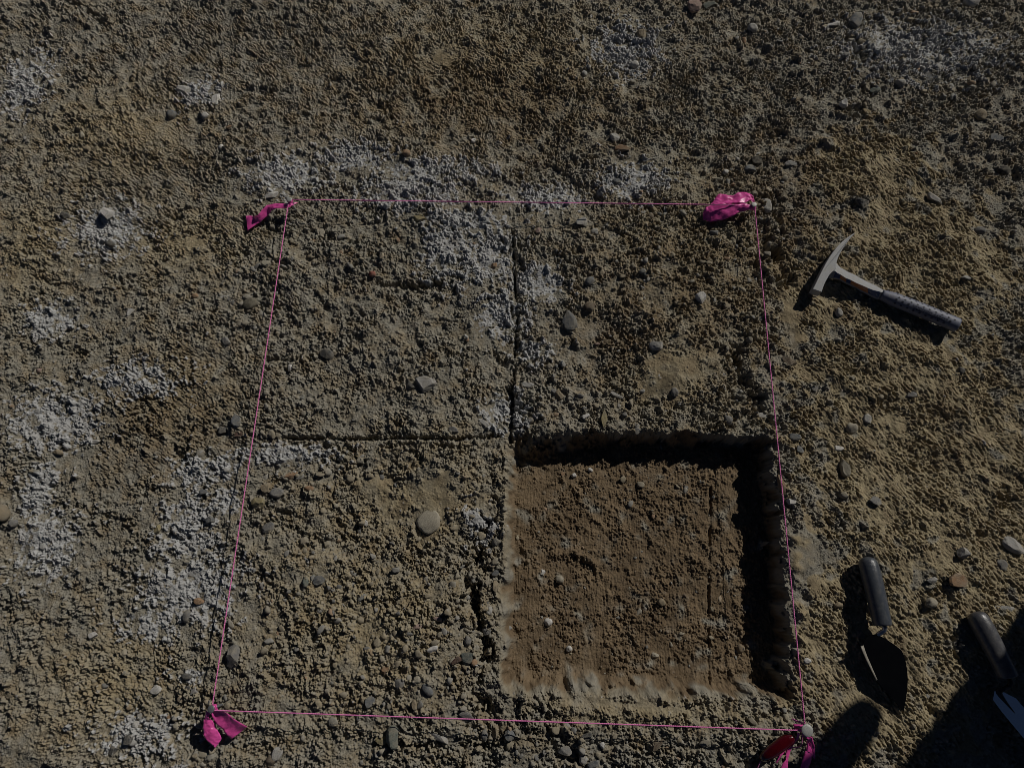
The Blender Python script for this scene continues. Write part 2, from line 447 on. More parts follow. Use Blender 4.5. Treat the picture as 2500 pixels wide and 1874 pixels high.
def build_ground():
    co = np.empty((NY * NX, 3), np.float32)
    co[:, 0] = GX.ravel(); co[:, 1] = GY.ravel(); co[:, 2] = H.ravel()
    idx = np.arange(NY * NX, dtype=np.int32).reshape(NY, NX)
    q = np.stack([idx[:-1, :-1], idx[:-1, 1:], idx[1:, 1:], idx[1:, :-1]], -1).reshape(-1, 4)
    # border loop, counter clockwise, and rings that carry the same sheet out to the horizon
    loop = np.concatenate([idx[0, :-1:8], [idx[0, -1]], idx[8:-1:8, -1], [idx[-1, -1]], idx[-1, -9::-8], idx[-9:0:-8, 0]])
    loop = np.array(list(dict.fromkeys(loop.tolist())), np.int32)
    n = len(loop)
    c = np.array([(X0 + X1) / 2, (Y0 + Y1) / 2])
    lp = co[loop, :2] - c
    rings = []
    v = [co]; start = len(co)
    prev = None
    faces = [q]
    gr = np.random.default_rng(3)
    for k, s in enumerate((1.004, 1.03, 1.08, 1.15, 1.25, 1.4, 1.6, 1.9, 2.4, 3.2, 5, 9, 18, 40, 100, 250)):
        rr = np.zeros((n, 3), np.float32)
        rr[:, :2] = lp * s + c
        amp = 0.0 if k == 0 else min(0.02, 0.002 * k)
        rr[:, 2] = gr.normal(0, 1, n) * amp * 0.5 - (0.0025 if k == 0 else 0)
        v.append(rr)
        cur = start + np.arange(n, dtype=np.int32); start += n
        if prev is None:
            prev = loop
        faces.append(np.stack([prev, cur, np.roll(cur, -1), np.roll(prev, -1)], -1))
        prev = cur
    co = np.concatenate(v); F = np.concatenate(faces).astype(np.int32)
    me = bpy.data.meshes.new('ground')
    me.vertices.add(len(co)); me.vertices.foreach_set('co', co.ravel())
    me.loops.add(len(F) * 4); me.loops.foreach_set('vertex_index', F.ravel())
    me.polygons.add(len(F))
    me.polygons.foreach_set('loop_start', np.arange(0, len(F) * 4, 4, dtype=np.int32))
    me.update(calc_edges=True)
    a = me.attributes.new('soil', 'FLOAT_COLOR', 'POINT')
    col = np.zeros((len(co), 4), np.float32)
    col[:, 2] = 0.5; col[:, 3] = 0.0
    m = NY * NX
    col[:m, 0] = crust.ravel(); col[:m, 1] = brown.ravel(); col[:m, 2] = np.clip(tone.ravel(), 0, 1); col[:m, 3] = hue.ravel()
    a.data.foreach_set('color', col.ravel())
    wa = me.attributes.new('warmth', 'FLOAT', 'POINT')
    wv = np.full(len(co), 0.3, np.float32); wv[:m] = warmth.ravel()
    wa.data.foreach_set('value', wv)
    me.materials.append(soil_material())
    o = bpy.data.objects.new('ground', me)
    o['kind'] = 'structure'
    COL.objects.link(o)
    return o
build_ground()

# ------------------------------------------------------------------ object helpers
def link_mesh(name, bm_or_me, m, parent=None, smooth=False):
    if isinstance(bm_or_me, bmesh.types.BMesh):
        me = bpy.data.meshes.new(name)
        bmesh.ops.recalc_face_normals(bm_or_me, faces=bm_or_me.faces[:])
        bm_or_me.to_mesh(me); bm_or_me.free()
    else:
        me = bm_or_me
    if m is not None:
        me.materials.append(m)
    if smooth:
        me.polygons.foreach_set('use_smooth', [True] * len(me.polygons))
    o = bpy.data.objects.new(name, me)
    COL.objects.link(o)
    if parent is not None:
        o.parent = parent
        o.matrix_parent_inverse = Matrix.Translation(-parent.location)
    return o
def tag(o, label, cat, group=None):
    o['label'] = label; o['category'] = cat
    if group:
        o['group'] = group
    return o
def thing(name, loc, label, cat, group=None):
    o = bpy.data.objects.new(name, None)
    o.empty_display_size = 0.02
    o.location = loc
    COL.objects.link(o)
    return tag(o, label, cat, group)
def tube(bm, pts, rads, seg=12, cap=True, flat=1.0):
    """tube through points (Vectors), elliptical section: full width, height scaled by flat"""
    rings = []
    n = len(pts)
    for i, p in enumerate(pts):
        t = (pts[min(i + 1, n - 1)] - pts[max(i - 1, 0)]).normalized()
        up = Vector((0, 0, 1)) if abs(t.z) < 0.95 else Vector((1, 0, 0))
        side = t.cross(up).normalized(); up = side.cross(t).normalized()
        r = rads[i] if isinstance(rads, (list, tuple)) else rads
        rings.append([bm.verts.new(p + side * r * math.cos(a) + up * r * flat * math.sin(a)) for a in (2 * PI * k / seg for k in range(seg))])
    for a, b in zip(rings, rings[1:]):
        for k in range(seg):
            bm.faces.new((a[k], a[(k + 1) % seg], b[(k + 1) % seg], b[k]))
    if cap:
        bm.faces.new(rings[0]); bm.faces.new(rings[-1][::-1])
    return rings
def catmull(P, n):
    """smooth resample of a list of Vectors, n steps per span"""
    out = []
    m = len(P)
    for i in range(m - 1):
        p0 = P[max(i - 1, 0)]; p1 = P[i]; p2 = P[i + 1]; p3 = P[min(i + 2, m - 1)]
        for k in range(n):
            t = k / n
            out.append(0.5 * ((2 * p1) + (p2 - p0) * t + (2 * p0 - 5 * p1 + 4 * p2 - p3) * t * t + (3 * p1 - p0 - 3 * p2 + p3) * t ** 3))
    out.append(P[-1].copy())
    return out

# ------------------------------------------------------------------ stones
def stone_material():
    m, nt, b = new_mat('stone')
    co = objcoord(nt)
    oi = nt.nodes.new('ShaderNodeObjectInfo')
    n1 = noise(nt, 160.0, 5, 0.7, co)
    f = maprange(nt, n1, 0.3, 0.7, 0.0, 1.0)
    dark = mix(nt, 1.0, oi.outputs['Color'], (0.62, 0.62, 0.64), 'MULTIPLY')
    c = mix(nt, f, dark, oi.outputs['Color'])
    n2 = noise(nt, 70.0, 4, 0.7, co)
    c = mix(nt, maprange(nt, n2, 0.38, 0.68, 0.08, 0.75), c, (0.27, 0.24, 0.185))
    nt.links.new(c, b.inputs['Base Color'])
    b.inputs['Roughness'].default_value = 0.9
    b.inputs['Specular IOR Level'].default_value = 0.25
    bump(nt, b, noise(nt, 700.0, 4, 0.7, co), 0.8, 0.0012)
    return m
STONE = stone_material()
COLS = {'white': (0.74, 0.72, 0.68), 'pale grey': (0.46, 0.45, 0.425), 'pale buff': (0.46, 0.42, 0.33), 'grey': (0.20, 0.20, 0.20), 'dark grey': (0.09, 0.092, 0.095), 'black': (0.02, 0.02, 0.022),
        'slate blue': (0.15, 0.165, 0.18), 'tan': (0.34, 0.27, 0.175), 'yellowish': (0.36, 0.30, 0.15), 'orange': (0.36, 0.215, 0.12), 'red': (0.30, 0.07, 0.05), 'pinkish': (0.42, 0.29, 0.25),
        'brown': (0.15, 0.11, 0.075), 'olive brown': (0.12, 0.11, 0.08), 'grey green': (0.15, 0.18, 0.16), 'dark red': (0.11, 0.05, 0.04), 'dark teal': (0.05, 0.075, 0.08)}
def stone_bm(rx, ry, rz, seed, angular=True, sub=3):
    r = random.Random(seed)
    bm = bmesh.new()
    bmesh.ops.create_icosphere(bm, subdivisions=sub, radius=1.0)
    planes = []
    k = 6 if angular else 6
    for _ in range(k):
        d = Vector((r.gauss(0, 1), r.gauss(0, 1), r.gauss(0, 0.9))).normalized()
        planes.append((d, r.uniform(0.38, 0.8) if angular else r.uniform(0.68, 0.92)))
    planes.append((Vector((r.gauss(0, 0.15), r.gauss(0, 0.15), 1)).normalized(), r.uniform(0.55, 0.75) if angular else 0.85))
    off = Vector((r.random() * 9, r.random() * 9, r.random() * 9))
    from mathutils import noise as mn
    for v in bm.verts:
        p = v.co.copy()
        for d, o in planes:
            t = p.dot(d)
            if t > o:
                p -= d * (t - o)
        p *= 1 + (0.10 if angular else 0.16) * mn.noise(v.co * 1.7 + off) + 0.05 * mn.noise(v.co * 5 + off)
        v.co = Vector((p.x * rx, p.y * ry, p.z * rz)) * 1.18
    return bm

# px, py, width px, height px, colour, shape, rotation deg, extra lift
ST = [
 (452,219,36,20,'white','flat lump',10), (530,237,20,34,'white','flat lump',0), (503,285,18,14,'white','pebble',0), (562,313,16,10,'orange','chip',0), (264,524,32,30,'white','lump',0),
 (543,363,11,10,'white','pebble',0), (162,529,18,14,'dark grey','pebble',0), (415,278,22,20,'slate blue','pebble',0), (271,596,20,14,'dark grey','pebble',0), (205,335,10,16,'pale buff','pebble',20),
 (663,481,38,14,'white','flat chip',12), (761,328,14,12,'tan','chip',0), (782,565,18,14,'pale buff','square chip',-30), (995,381,18,14,'orange','pebble',0), (1155,347,13,11,'white','chip',0),
 (1566,87,20,20,'tan','angular stone',20), (1549,158,18,14,'white','pebble',0), (1427,181,12,12,'pale grey','pebble',0), (1500,339,22,18,'pale grey','angular stone',-30), (1417,547,32,22,'pale grey','angular stone',30),
 (1315,565,14,12,'pinkish','chip',0), (1021,541,36,18,'yellowish','angular stone',10), (1519,363,42,18,'orange','flat stone',-5), (1508,440,22,13,'slate blue','flat chip',20), (1589,528,16,12,'brown','pebble',0),
 (1696,20,36,26,'pinkish','angular stone',20), (1734,10,30,16,'grey green','flat chip',0), (1836,73,22,16,'pale grey','pebble',0), (2032,65,30,15,'white','chip',20), (2088,52,26,38,'slate blue','oval stone',-30),
 (2365,5,36,28,'white','rounded stone',0), (2194,204,24,20,'pale grey','angular stone',0), (2269,189,22,26,'slate blue','chip',0), (2292,163,20,14,'pale grey','chip',0), (2431,343,36,24,'slate blue','flat stone',-20),
 (2452,415,28,20,'black','rounded stone',0), (2103,497,34,28,'dark grey','angular stone',20), (2281,486,26,30,'pale grey','angular stone',30), (2395,562,22,16,'grey','pebble',0), (1847,391,26,22,'black','lump',0),
 (1832,416,30,22,'slate blue','angular stone',10), (1773,418,13,13,'white','pebble',0), (1800,385,10,9,'white','chip',0), (2030,458,20,14,'yellowish','chip',20), (1870,500,22,34,'pale grey','angular stone',10),
 (1930,402,36,13,'pale grey','long chip',-20), (2056,259,22,18,'white','angular stone',0), (2390,283,26,24,'tan','round stone',0), (2133,223,28,13,'grey green','flat chip',0),
 (320,762,22,20,'white','shard',40), (479,725,14,13,'orange','pebble',0), (375,709,20,9,'white','chip',0), (611,744,34,22,'olive brown','oval stone',35), (656,650,24,13,'pale buff','chip',-20),
 (547,729,28,8,'white','long chip',15), (556,834,24,18,'pale grey','angular stone',0), (607,852,16,18,'pale buff','angular stone',0), (709,898,12,16,'white','chip',0), (797,863,30,32,'dark grey','angular stone',0),
 (584,1028,26,32,'slate blue','angular stone',20), (544,1051,22,28,'dark grey','angular stone',20), (585,1063,24,14,'dark red','chip',0), (226,1077,28,12,'pale grey','flat chip',20), (143,1104,24,12,'tan','pebble',0),
 (712,1161,34,20,'orange','angular stone',0), (652,1190,26,24,'tan','angular stone',0), (503,1202,26,18,'slate blue','chip',0), (677,1203,30,22,'grey','angular stone',0), (754,1192,20,12,'orange','pebble',0),
 (630,1228,30,28,'yellowish','angular stone',0), (100,906,13,12,'pinkish','pebble',0), (6,1258,46,42,'tan','rounded stone',0),
 (910,671,14,12,'red','pebble',0), (1206,648,12,18,'orange','chip',-20), (1440,690,26,16,'slate blue','oval stone',30), (1385,784,38,48,'slate blue','jagged stone',25), (1440,750,24,20,'brown','pebble',0),
 (1457,839,16,6,'pinkish','chip',0), (1602,844,34,24,'pale grey','angular stone',10), (1038,940,52,34,'pale grey','jagged stone',-10), (999,940,30,30,'dark grey','jagged stone',0), (1127,856,8,20,'white','long chip',0),
 (1504,961,36,12,'pale grey','long chip',-25), (1366,962,22,24,'tan','angular stone',0), (1353,957,18,16,'grey','pebble',0), (1429,1017,20,20,'white','angular stone',0), (1110,1053,24,14,'grey','flat chip',-20),
 (1184,1036,34,11,'pale grey','long chip',-40), (1289,943,30,20,'pale grey','angular stone',-20), (1474,1022,18,44,'yellowish','long stone',0), (1647,957,16,20,'grey','pebble',0), (1447,1136,13,10,'white','pebble',0),
 (1406,1149,12,12,'white','pebble',0), (1378,1147,13,11,'orange','chip',0), (1557,1049,16,14,'pale grey','chip',0),
 (1706,732,24,24,'white','angular stone',0), (2363,682,36,12,'pale grey','flat chip',0), (1926,885,46,20,'brown','long stone',-30), (1871,1011,46,12,'pale grey','long chip',0), (1937,1065,40,18,'slate blue','angular stone',-15),
 (2049,1093,28,11,'white','flat chip',0), (1954,1098,16,20,'slate blue','chip',0), (2066,1141,20,46,'pale buff','upright shard',-5), (2119,1022,20,22,'pale grey','angular stone',0), (2083,1043,26,24,'pale buff','pebble',0),
 (2226,964,28,12,'grey','square chip',15), (1902,1184,16,42,'orange','long stone',15), (1926,1225,24,14,'white','angular stone',0), (2135,1224,26,26,'grey','flat stone',0), (1990,948,20,14,'grey','chip',0),
 (2341,906,16,16,'dark grey','pebble',0), (1779,1025,18,20,'grey','pebble',0), (2047,764,16,20,'pale grey','pebble',0),
 (38,1277,18,18,'grey','pebble',0), (392,1291,26,18,'yellowish','angular stone',20), (516,1270,24,22,'slate blue','angular stone',0), (484,1468,24,16,'orange','angular stone',-10), (458,1503,18,26,'grey','pebble',0),
 (230,1549,22,20,'white','lump',0), (574,1603,50,56,'grey','big angular stone',10), (458,1650,22,16,'dark grey','pebble',0), (459,1678,14,11,'dark grey','chip',0), (475,1686,20,20,'pale grey','angular stone',0),
 (380,1682,24,22,'white','angular stone',0), (331,1770,16,24,'white','angular stone',0), (316,1804,20,28,'dark grey','angular stone',0), (429,1773,16,18,'pale buff','pebble',0), (410,1751,15,10,'orange','chip',0),
 (279,1830,20,26,'dark grey','chip',0), (678,1838,22,34,'pale grey','angular stone',-20), (663,1854,22,22,'brown','pebble',0), (782,1416,30,26,'slate blue','angular stone',10), (750,1421,14,22,'grey green','pebble',0),
 (655,1288,32,22,'grey','flat stone',20), (1045,1272,50,54,'pale buff','broad flat lump',0), (890,1276,12,18,'white','chip',20), (1326,1396,14,16,'white','square chip',0), (1340,1522,20,20,'white','pebble',0),
 (1394,1591,14,15,'white','pebble',0), (1370,1412,20,20,'pale buff','pebble',0), (1628,1472,18,18,'tan','pebble',0), (1613,1607,18,13,'pale buff','pebble',0), (1210,1430,20,26,'tan','angular stone',0),
 (1211,1398,22,16,'slate blue','chip',0), (1195,1491,14,24,'pale grey','pebble',0), (1189,1541,26,20,'grey','angular stone',0), (1021,1530,36,16,'pinkish','angular stone',15), (1068,1509,24,11,'pinkish','chip',0),
 (1061,1583,28,16,'white','angular stone',20), (1142,1602,28,32,'dark teal','angular stone',0), (1116,1609,24,26,'dark red','angular stone',0), (1159,1615,14,16,'orange','pebble',0), (1142,1563,16,22,'grey','pebble',0),
 (976,1665,24,24,'grey','rounded stone',0), (942,1634,18,20,'orange','chip',30), (1046,1680,32,18,'slate blue','oval stone',-40), (905,1711,24,32,'slate blue','square stone',10), (1014,1718,14,24,'tan','long stone',0),
 (1142,1743,38,16,'grey','long stone',-10), (963,1796,34,52,'grey green','big angular stone',10), (933,1803,28,24,'yellowish','angular stone',0), (1074,1797,48,18,'pale grey','angular stone',-20), (1210,1786,18,32,'tan','long stone',0),
 (1183,1793,16,24,'grey','pebble',0), (1244,1792,22,28,'slate blue','angular stone',0), (1379,1834,30,28,'grey','angular stone',0), (1470,1817,13,15,'white','pebble',0), (1447,1864,28,22,'slate blue','angular stone',30),
 (1432,1794,24,22,'dark grey','angular stone',0), (1424,1853,20,22,'pale grey','pebble',0), (1605,1815,40,20,'brown','long stone',30),
 (2320,1417,44,34,'orange','angular stone',10), (2263,1415,26,14,'pale grey','chip',0), (2472,1330,54,34,'pale grey','angular stone',-20), (2341,1350,30,24,'pale grey','angular stone',0), (2448,1484,38,18,'pale grey','flat stone',0),
 (2263,1470,26,22,'pale buff','round stone',0), (1967,1612,18,14,'white','pebble',0), (2047,1476,20,14,'tan','pebble',0), (2099,1547,26,22,'dark grey','angular stone',0), (2443,1378,22,26,'grey','pebble',0),
]
LM = [("the top left nail", 706, 487), ("the top right nail", 1841, 499), ("the bottom right nail", 1970, 1782), ("the bottom left nail", 515, 1730), ("the hammer head", 2000, 650), ("the hammer grip", 2250, 770),
      ("the unshaded trowel", 2170, 1560), ("the half shaded trowel", 2420, 1590), ("the dug square's top left corner", 1240, 1065), ("the dug square's top right corner", 1900, 1065), ("the dug square's bottom left corner", 1235, 1715),
      ("the dug square's bottom right corner", 1930, 1715), ("the middle of the left string", 606, 1120), ("the middle of the top string", 1275, 494), ("the middle of the right string", 1895, 1050), ("the middle of the bottom string", 1240, 1758),
      ("the photo's top left corner", 0, 0), ("the photo's top right corner", 2500, 0), ("the photo's bottom left corner", 0, 1874), ("the middle of the photo's left edge", 0, 937), ("the middle of the photo's top edge", 1250, 0),
      ("the middle of the photo's right edge", 2500, 937), ("the middle of the dug square", 1560, 1380)]
def where(u, v):
    best = min(LM, key=lambda l: math.hypot(l[1] - u, l[2] - v))
    ax, ay = at2(u, v); bx, by = at2(best[1], best[2])
    cm = max(1, round(math.hypot(ax - bx, ay - by) * 100))
    a = math.degrees(math.atan2(-(v - best[2]), u - best[1])) % 360
    d = ['right of', 'above right of', 'above', 'above left of', 'left of', 'below left of', 'below', 'below right of'][int((a + 22.5) // 45) % 8]
    return f"{cm} cm {d} {best[0]}"
GROUPS = {'pebble': 'small rounded pebbles lying on the soil', 'chip': 'small angular stone chips lying on the soil'}
seen = set()
pxw = lambda u, v, w: abs(at2(u + w / 2, v)[0] - at2(u - w / 2, v)[0])
def pxh(u, v, h):
    return abs(at2(u, v + h / 2)[1] - at2(u, v - h / 2)[1])
for i, (u, v, w, h, colr, shape, rot) in enumerate(ST):
    x, y = at2(u, v)
    rx, ry = pxw(u, v, w) / 2, pxh(u, v, h) / 2
    angular = not any(k in shape for k in ('pebble', 'oval', 'round'))
    if shape in ('round stone', 'broad flat lump'):
        angular = False
    flatk = 0.45 if 'flat' in shape else (0.5 if 'chip' in shape else 0.75)
    rz = min(rx, ry) * flatk * (0.9 if max(rx, ry) < 0.02 else 0.75) + 0.0012
    if shape == 'broad flat lump': rz = 0.004
    if shape == 'upright shard': rz = 0.012
    o = link_mesh('stone' if 'chip' not in shape and shape != 'shard' else 'stone_chip', stone_bm(rx, ry, rz, 100 + i, angular), STONE, smooth=not angular)
    o.location = (x, y, ground_z(x, y) + rz * (0.28 if shape != 'broad flat lump' else 0.1))
    rr = random.Random(i)
    o.rotation_euler = (rr.uniform(-0.15, 0.15), rr.uniform(-0.15, 0.15), math.radians(rot))
    c = COLS[colr]; k = rr.uniform(0.9, 1.1)
    o.color = (c[0] * k, c[1] * k, c[2] * k, 1)
    big = max(w, h)
    size = 'tiny' if big < 15 else ('small' if big < 26 else ('' if big < 40 else 'large'))
    shp = shape.replace('big ', '')
    lab = ' '.join(f"{size} {colr} {shp} {where(u, v)}".split())
    lab = lab.replace("the dug square's ", "the pit's ")
    if lab in seen:
        lab = lab.replace(' cm ', ' cm or so ')
    seen.add(lab)
    tag(o, lab, 'stone' if 'chip' not in shape else 'stone chip', GROUPS['chip'] if 'chip' in shape else (GROUPS['pebble'] if 'pebble' in shape else 'larger stones lying on the soil'))

# loose gravel nobody could count, one mesh
def gravel_material():
    m, nt, b = new_mat('gravel')
    g = nt.nodes.new('ShaderNodeNewGeometry')
    r = nt.nodes.new('ShaderNodeValToRGB')
    el = r.color_ramp.elements
    el[0].position = 0; el[0].color = (0.15, 0.15, 0.15, 1)
    el[1].position = 1; el[1].color = (0.34, 0.20, 0.12, 1)
    for p, c in ((0.14, (0.23, 0.225, 0.21, 1)), (0.3, (0.31, 0.30, 0.28, 1)), (0.55, (0.30, 0.265, 0.20, 1)), (0.8, (0.27, 0.225, 0.155, 1)), (0.93, (0.38, 0.33, 0.24, 1))):
        e = el.new(p); e.color = c
    nt.links.new(g.outputs['Random Per Island'], r.inputs[0])
    co = objcoord(nt)
    c = mix(nt, maprange(nt, noise(nt, 260.0, 4, 0.7, co), 0.35, 0.7, 0, 0.5), r.outputs[0], (0.26, 0.235, 0.185))
    nt.links.new(c, b.inputs['Base Color'])
    b.inputs['Roughness'].default_value = 0.9
    b.inputs['Specular IOR Level'].default_value = 0.2
    bump(nt, b, noise(nt, 900.0, 3, 0.7, co), 0.7, 0.0008)
    return m
def build_gravel(n, seed):
    r = np.random.default_rng(seed)
    protos = []
    for k in range(14):
        bm = stone_bm(1, 1, 1, 900 + k, True, 2)
        for v in bm.verts:
            v.co += Vector((1, 1, 1)) * 0.0
        bm.verts.ensure_lookup_table()
        protos.append((np.array([v.co[:] for v in bm.verts], np.float32), np.array([[q.index for q in f.verts] for f in bm.faces], np.int32)))
        bm.free()
    V, Fc, off = [], [], 0
    cnt = 0
    while cnt < n:
        x = r.uniform(X0 + 0.1, X1 - 0.1); y = r.uniform(Y0 + 0.1, Y1 - 0.1)
        i = int((x - X0) / DX); j = int((y - Y0) / DX)
        p = (0.14 + 0.86 * coarse[j, i]) * (1 - 0.8 * smooth_zone[j, i]) * (1 - 0.93 * flat_spots[j, i]) * (1 - 0.6 * inpit[j, i]) * (1 - 0.4 * top_zone[j, i])
        if r.random() > p:
            continue
        cnt += 1
        s = 0.0015 + (0.0028 + 0.0037 * coarse[j, i]) * r.random() ** 2.8
        v, f = protos[r.integers(len(protos))]
        a = r.random() * 2 * PI; c, sn = math.cos(a), math.sin(a)
        sc = np.array([s * r.uniform(0.8, 1.4), s * r.uniform(0.7, 1.0), s * r.uniform(0.4, 0.8)])
        w = v * sc
        t = r.normal(0, 0.35)
        w = w @ np.array([[1, 0, 0], [0, math.cos(t), math.sin(t)], [0, -math.sin(t), math.cos(t)]])
        w = w @ np.array([[c, sn, 0], [-sn, c, 0], [0, 0, 1]])
        w += np.array([x, y, H[j, i] + sc[2] * 0.35])
        w[:, 2] -= sc[2] * 0.2
        V.append(w.astype(np.float32)); Fc.append(f + off); off += len(v)
    V = np.concatenate(V); Fc = np.concatenate(Fc)
    me = bpy.data.meshes.new('gravel')
    me.vertices.add(len(V)); me.vertices.foreach_set('co', V.ravel())
    me.loops.add(len(Fc) * 3); me.loops.foreach_set('vertex_index', Fc.ravel().astype(np.int32))
    me.polygons.add(len(Fc)); me.polygons.foreach_set('loop_start', np.arange(0, len(Fc) * 3, 3, dtype=np.int32))
    me.update(calc_edges=True)
    o = link_mesh('gravel', me, gravel_material())
    tag(o, 'loose grey and buff gravel strewn over the trodden soil', 'gravel')
    o['kind'] = 'stuff'
build_gravel(3500, 5)

# ------------------------------------------------------------------ nails
M_galv = simple_mat('galvanised_steel', (0.42, 0.42, 0.40), 0.6, 0.35, 0.2, 500.0, 0.0003, (0.30, 0.28, 0.24), 250.0, 0.5, 0.75)
M_galv2 = simple_mat('dull_steel', (0.20, 0.21, 0.22), 0.55, 0.5, 0.2, 500.0, 0.0003, (0.20, 0.18, 0.15), 250.0, 0.5, 0.75)
NAILS = [((706, 487), 0.0058, 'galvanised nail with a white head at the top left corner of the string square', M_galv),
         ((1841, 499), 0.0060, 'galvanised nail with a white head at the top right corner of the string square', M_galv),
         ((515, 1730), 0.0062, 'nail with a dull grey head at the bottom left corner of the string square', M_galv2),
         ((1971, 1782), 0.0098, 'nail with the largest round head at the bottom right corner of the string square', M_galv)]
NZ = 0.040
nail_pos = {}
for (u, v), r, lab, m in NAILS:
    p = at(u, v, NZ)
    gz = ground_z(p.x, p.y)
    t = thing('nail', (p.x, p.y, gz), lab, 'nail', 'nails holding the string square')
    bm = bmesh.new()
    prof = [(0.0, NZ + 0.0012), (r * 0.6, NZ + 0.0011), (r * 0.93, NZ + 0.0006), (r, NZ), (r * 0.95, NZ - 0.0009), (0.003, NZ - 0.0022)]
    rings = []
    for q, z in prof[1:]:
        rings.append([bm.verts.new((p.x + q * math.cos(a) * (1 + 0.02 * math.sin(3 * a)), p.y + q * math.sin(a), z)) for a in (2 * PI * k / 28 for k in range(28))])
    c = bm.verts.new((p.x, p.y, prof[0][1]))
    for k in range(28):
        bm.faces.new((c, rings[0][k], rings[0][(k + 1) % 28]))
    for a, b in zip(rings, rings[1:]):
        for k in range(28):
            bm.faces.new((a[k], b[k], b[(k + 1) % 28], a[(k + 1) % 28]))
    bm.faces.new(rings[-1])
    link_mesh('head', bm, m, t, True)
    bm = bmesh.new()
    tube(bm, [Vector((p.x, p.y, NZ - 0.002)), Vector((p.x, p.y, gz - 0.03))], [0.0022 if r < 0.009 else 0.003] * 2, 14)
    link_mesh('shaft', bm, m, t, True)
    nail_pos[(u, v)] = p

# ------------------------------------------------------------------ string
def pink(name, col, tr=0.35, rough=0.45, var=0.15, spec=0.5, scale=120.0):
    m, nt, b = new_mat(name)
    co = objcoord(nt)
    n = noise(nt, scale, 4, 0.6, co)
    c = mix(nt, maprange(nt, n, 0.3, 0.7, 0, 1), tuple(x * (1 - var) for x in col), tuple(min(1, x * (1 + var)) for x in col))
    nt.links.new(c, b.inputs['Base Color'])
    b.inputs['Roughness'].default_value = rough
    b.inputs['Specular IOR Level'].default_value = spec
    if tr > 0:
        t = nt.nodes.new('ShaderNodeBsdfTranslucent')
        nt.links.new(c, t.inputs[0])
        ms = nt.nodes.new('ShaderNodeMixShader')
        ms.inputs[0].default_value = tr
        nt.links.new(b.outputs[0], ms.inputs[1]); nt.links.new(t.outputs[0], ms.inputs[2])
        nt.links.new(ms.outputs[0], nt.nodes['Material Output'].inputs[0])
    bump(nt, b, noise(nt, 420.0, 3, 0.5, co), 0.5, 0.0006)
    return m
M_string = pink('pink_cord', (0.80, 0.23, 0.50), 0.0, 0.8, 0.2, 0.2, 900.0)
ZS = 0.035
def helix_cord(bm, a, b, r=0.00115, sag=0.0):
    L = (b - a).length
    n = max(2, int(L / 0.002))
    t = (b - a).normalized()
    side = t.cross(Vector((0, 0, 1))).normalized(); up = side.cross(t)
    for ph in (0, PI):
        pts = []
        for i in range(n + 1):
            s = i / n
            an = ph + s * L / 0.007 * 2 * PI
            pts.append(a.lerp(b, s) + side * r * 0.45 * math.cos(an) + up * (r * 0.45 * math.sin(an)) - Vector((0, 0, sag * 4 * s * (1 - s))))
        tube(bm, pts, r * 0.72, 5)
bm = bmesh.new()
P = {k: at(*k, ZS) for k in [(706, 487), (1841, 499), (515, 1730), (1971, 1782)]}
tl, tr, bl, br = [Vector((nail_pos[k].x, nail_pos[k].y, ZS)) for k in [(706, 487), (1841, 499), (515, 1730), (1971, 1782)]]
w = 0.0028
helix_cord(bm, tl + Vector((w, w, 0)), tr + Vector((-w, w * 0.3, 0.001)))
helix_cord(bm, tr + Vector((w, 0, 0)), br + Vector((-w * 0.4, w, 0)))
helix_cord(bm, bl + Vector((w, -w, 0)), br + Vector((-w, -w * 0.5, -0.001)))
helix_cord(bm, tl + Vector((-w, -w, 0)), bl + Vector((-w * 0.3, w, 0)))
for c in (tl, tr, bl, br):                       # turns round each nail
    R_ = 0.0036 if c is not br else 0.0045
    for lv in (-0.002, 0.0, 0.002):
        pts = [c + Vector((R_ * math.cos(a), R_ * math.sin(a), lv + a * 0.0003)) for a in (2 * PI * k / 16 for k in range(17))]
        tube(bm, pts, 0.0010, 6)
# knot and loose ends at the bottom right nail
f = crop(1780, 1700, 7.373)
for pl in ([(1350, 490), (1290, 450), (1200, 420), (1140, 390)], [(1355, 500), (1290, 470), (1210, 440), (1135, 400)]):
    tube(bm, catmull([at(*f(*q), 0.034 - 0.004 * k) for k, q in enumerate(pl)], 5), 0.0008, 6)
tube(bm, catmull([at(*f(*q), z) for q, z in [((1315, 660), .03), ((1318, 760), .024), ((1300, 860), .018), ((1240, 905), .014), ((1100, 915), .012), ((1010, 940), .012), ((950, 965), .011)]], 6), 0.0009, 6)
o = link_mesh('string', bm, M_string, None, True)
tag(o, 'taut pink cord tied round four nails in a square', 'string')

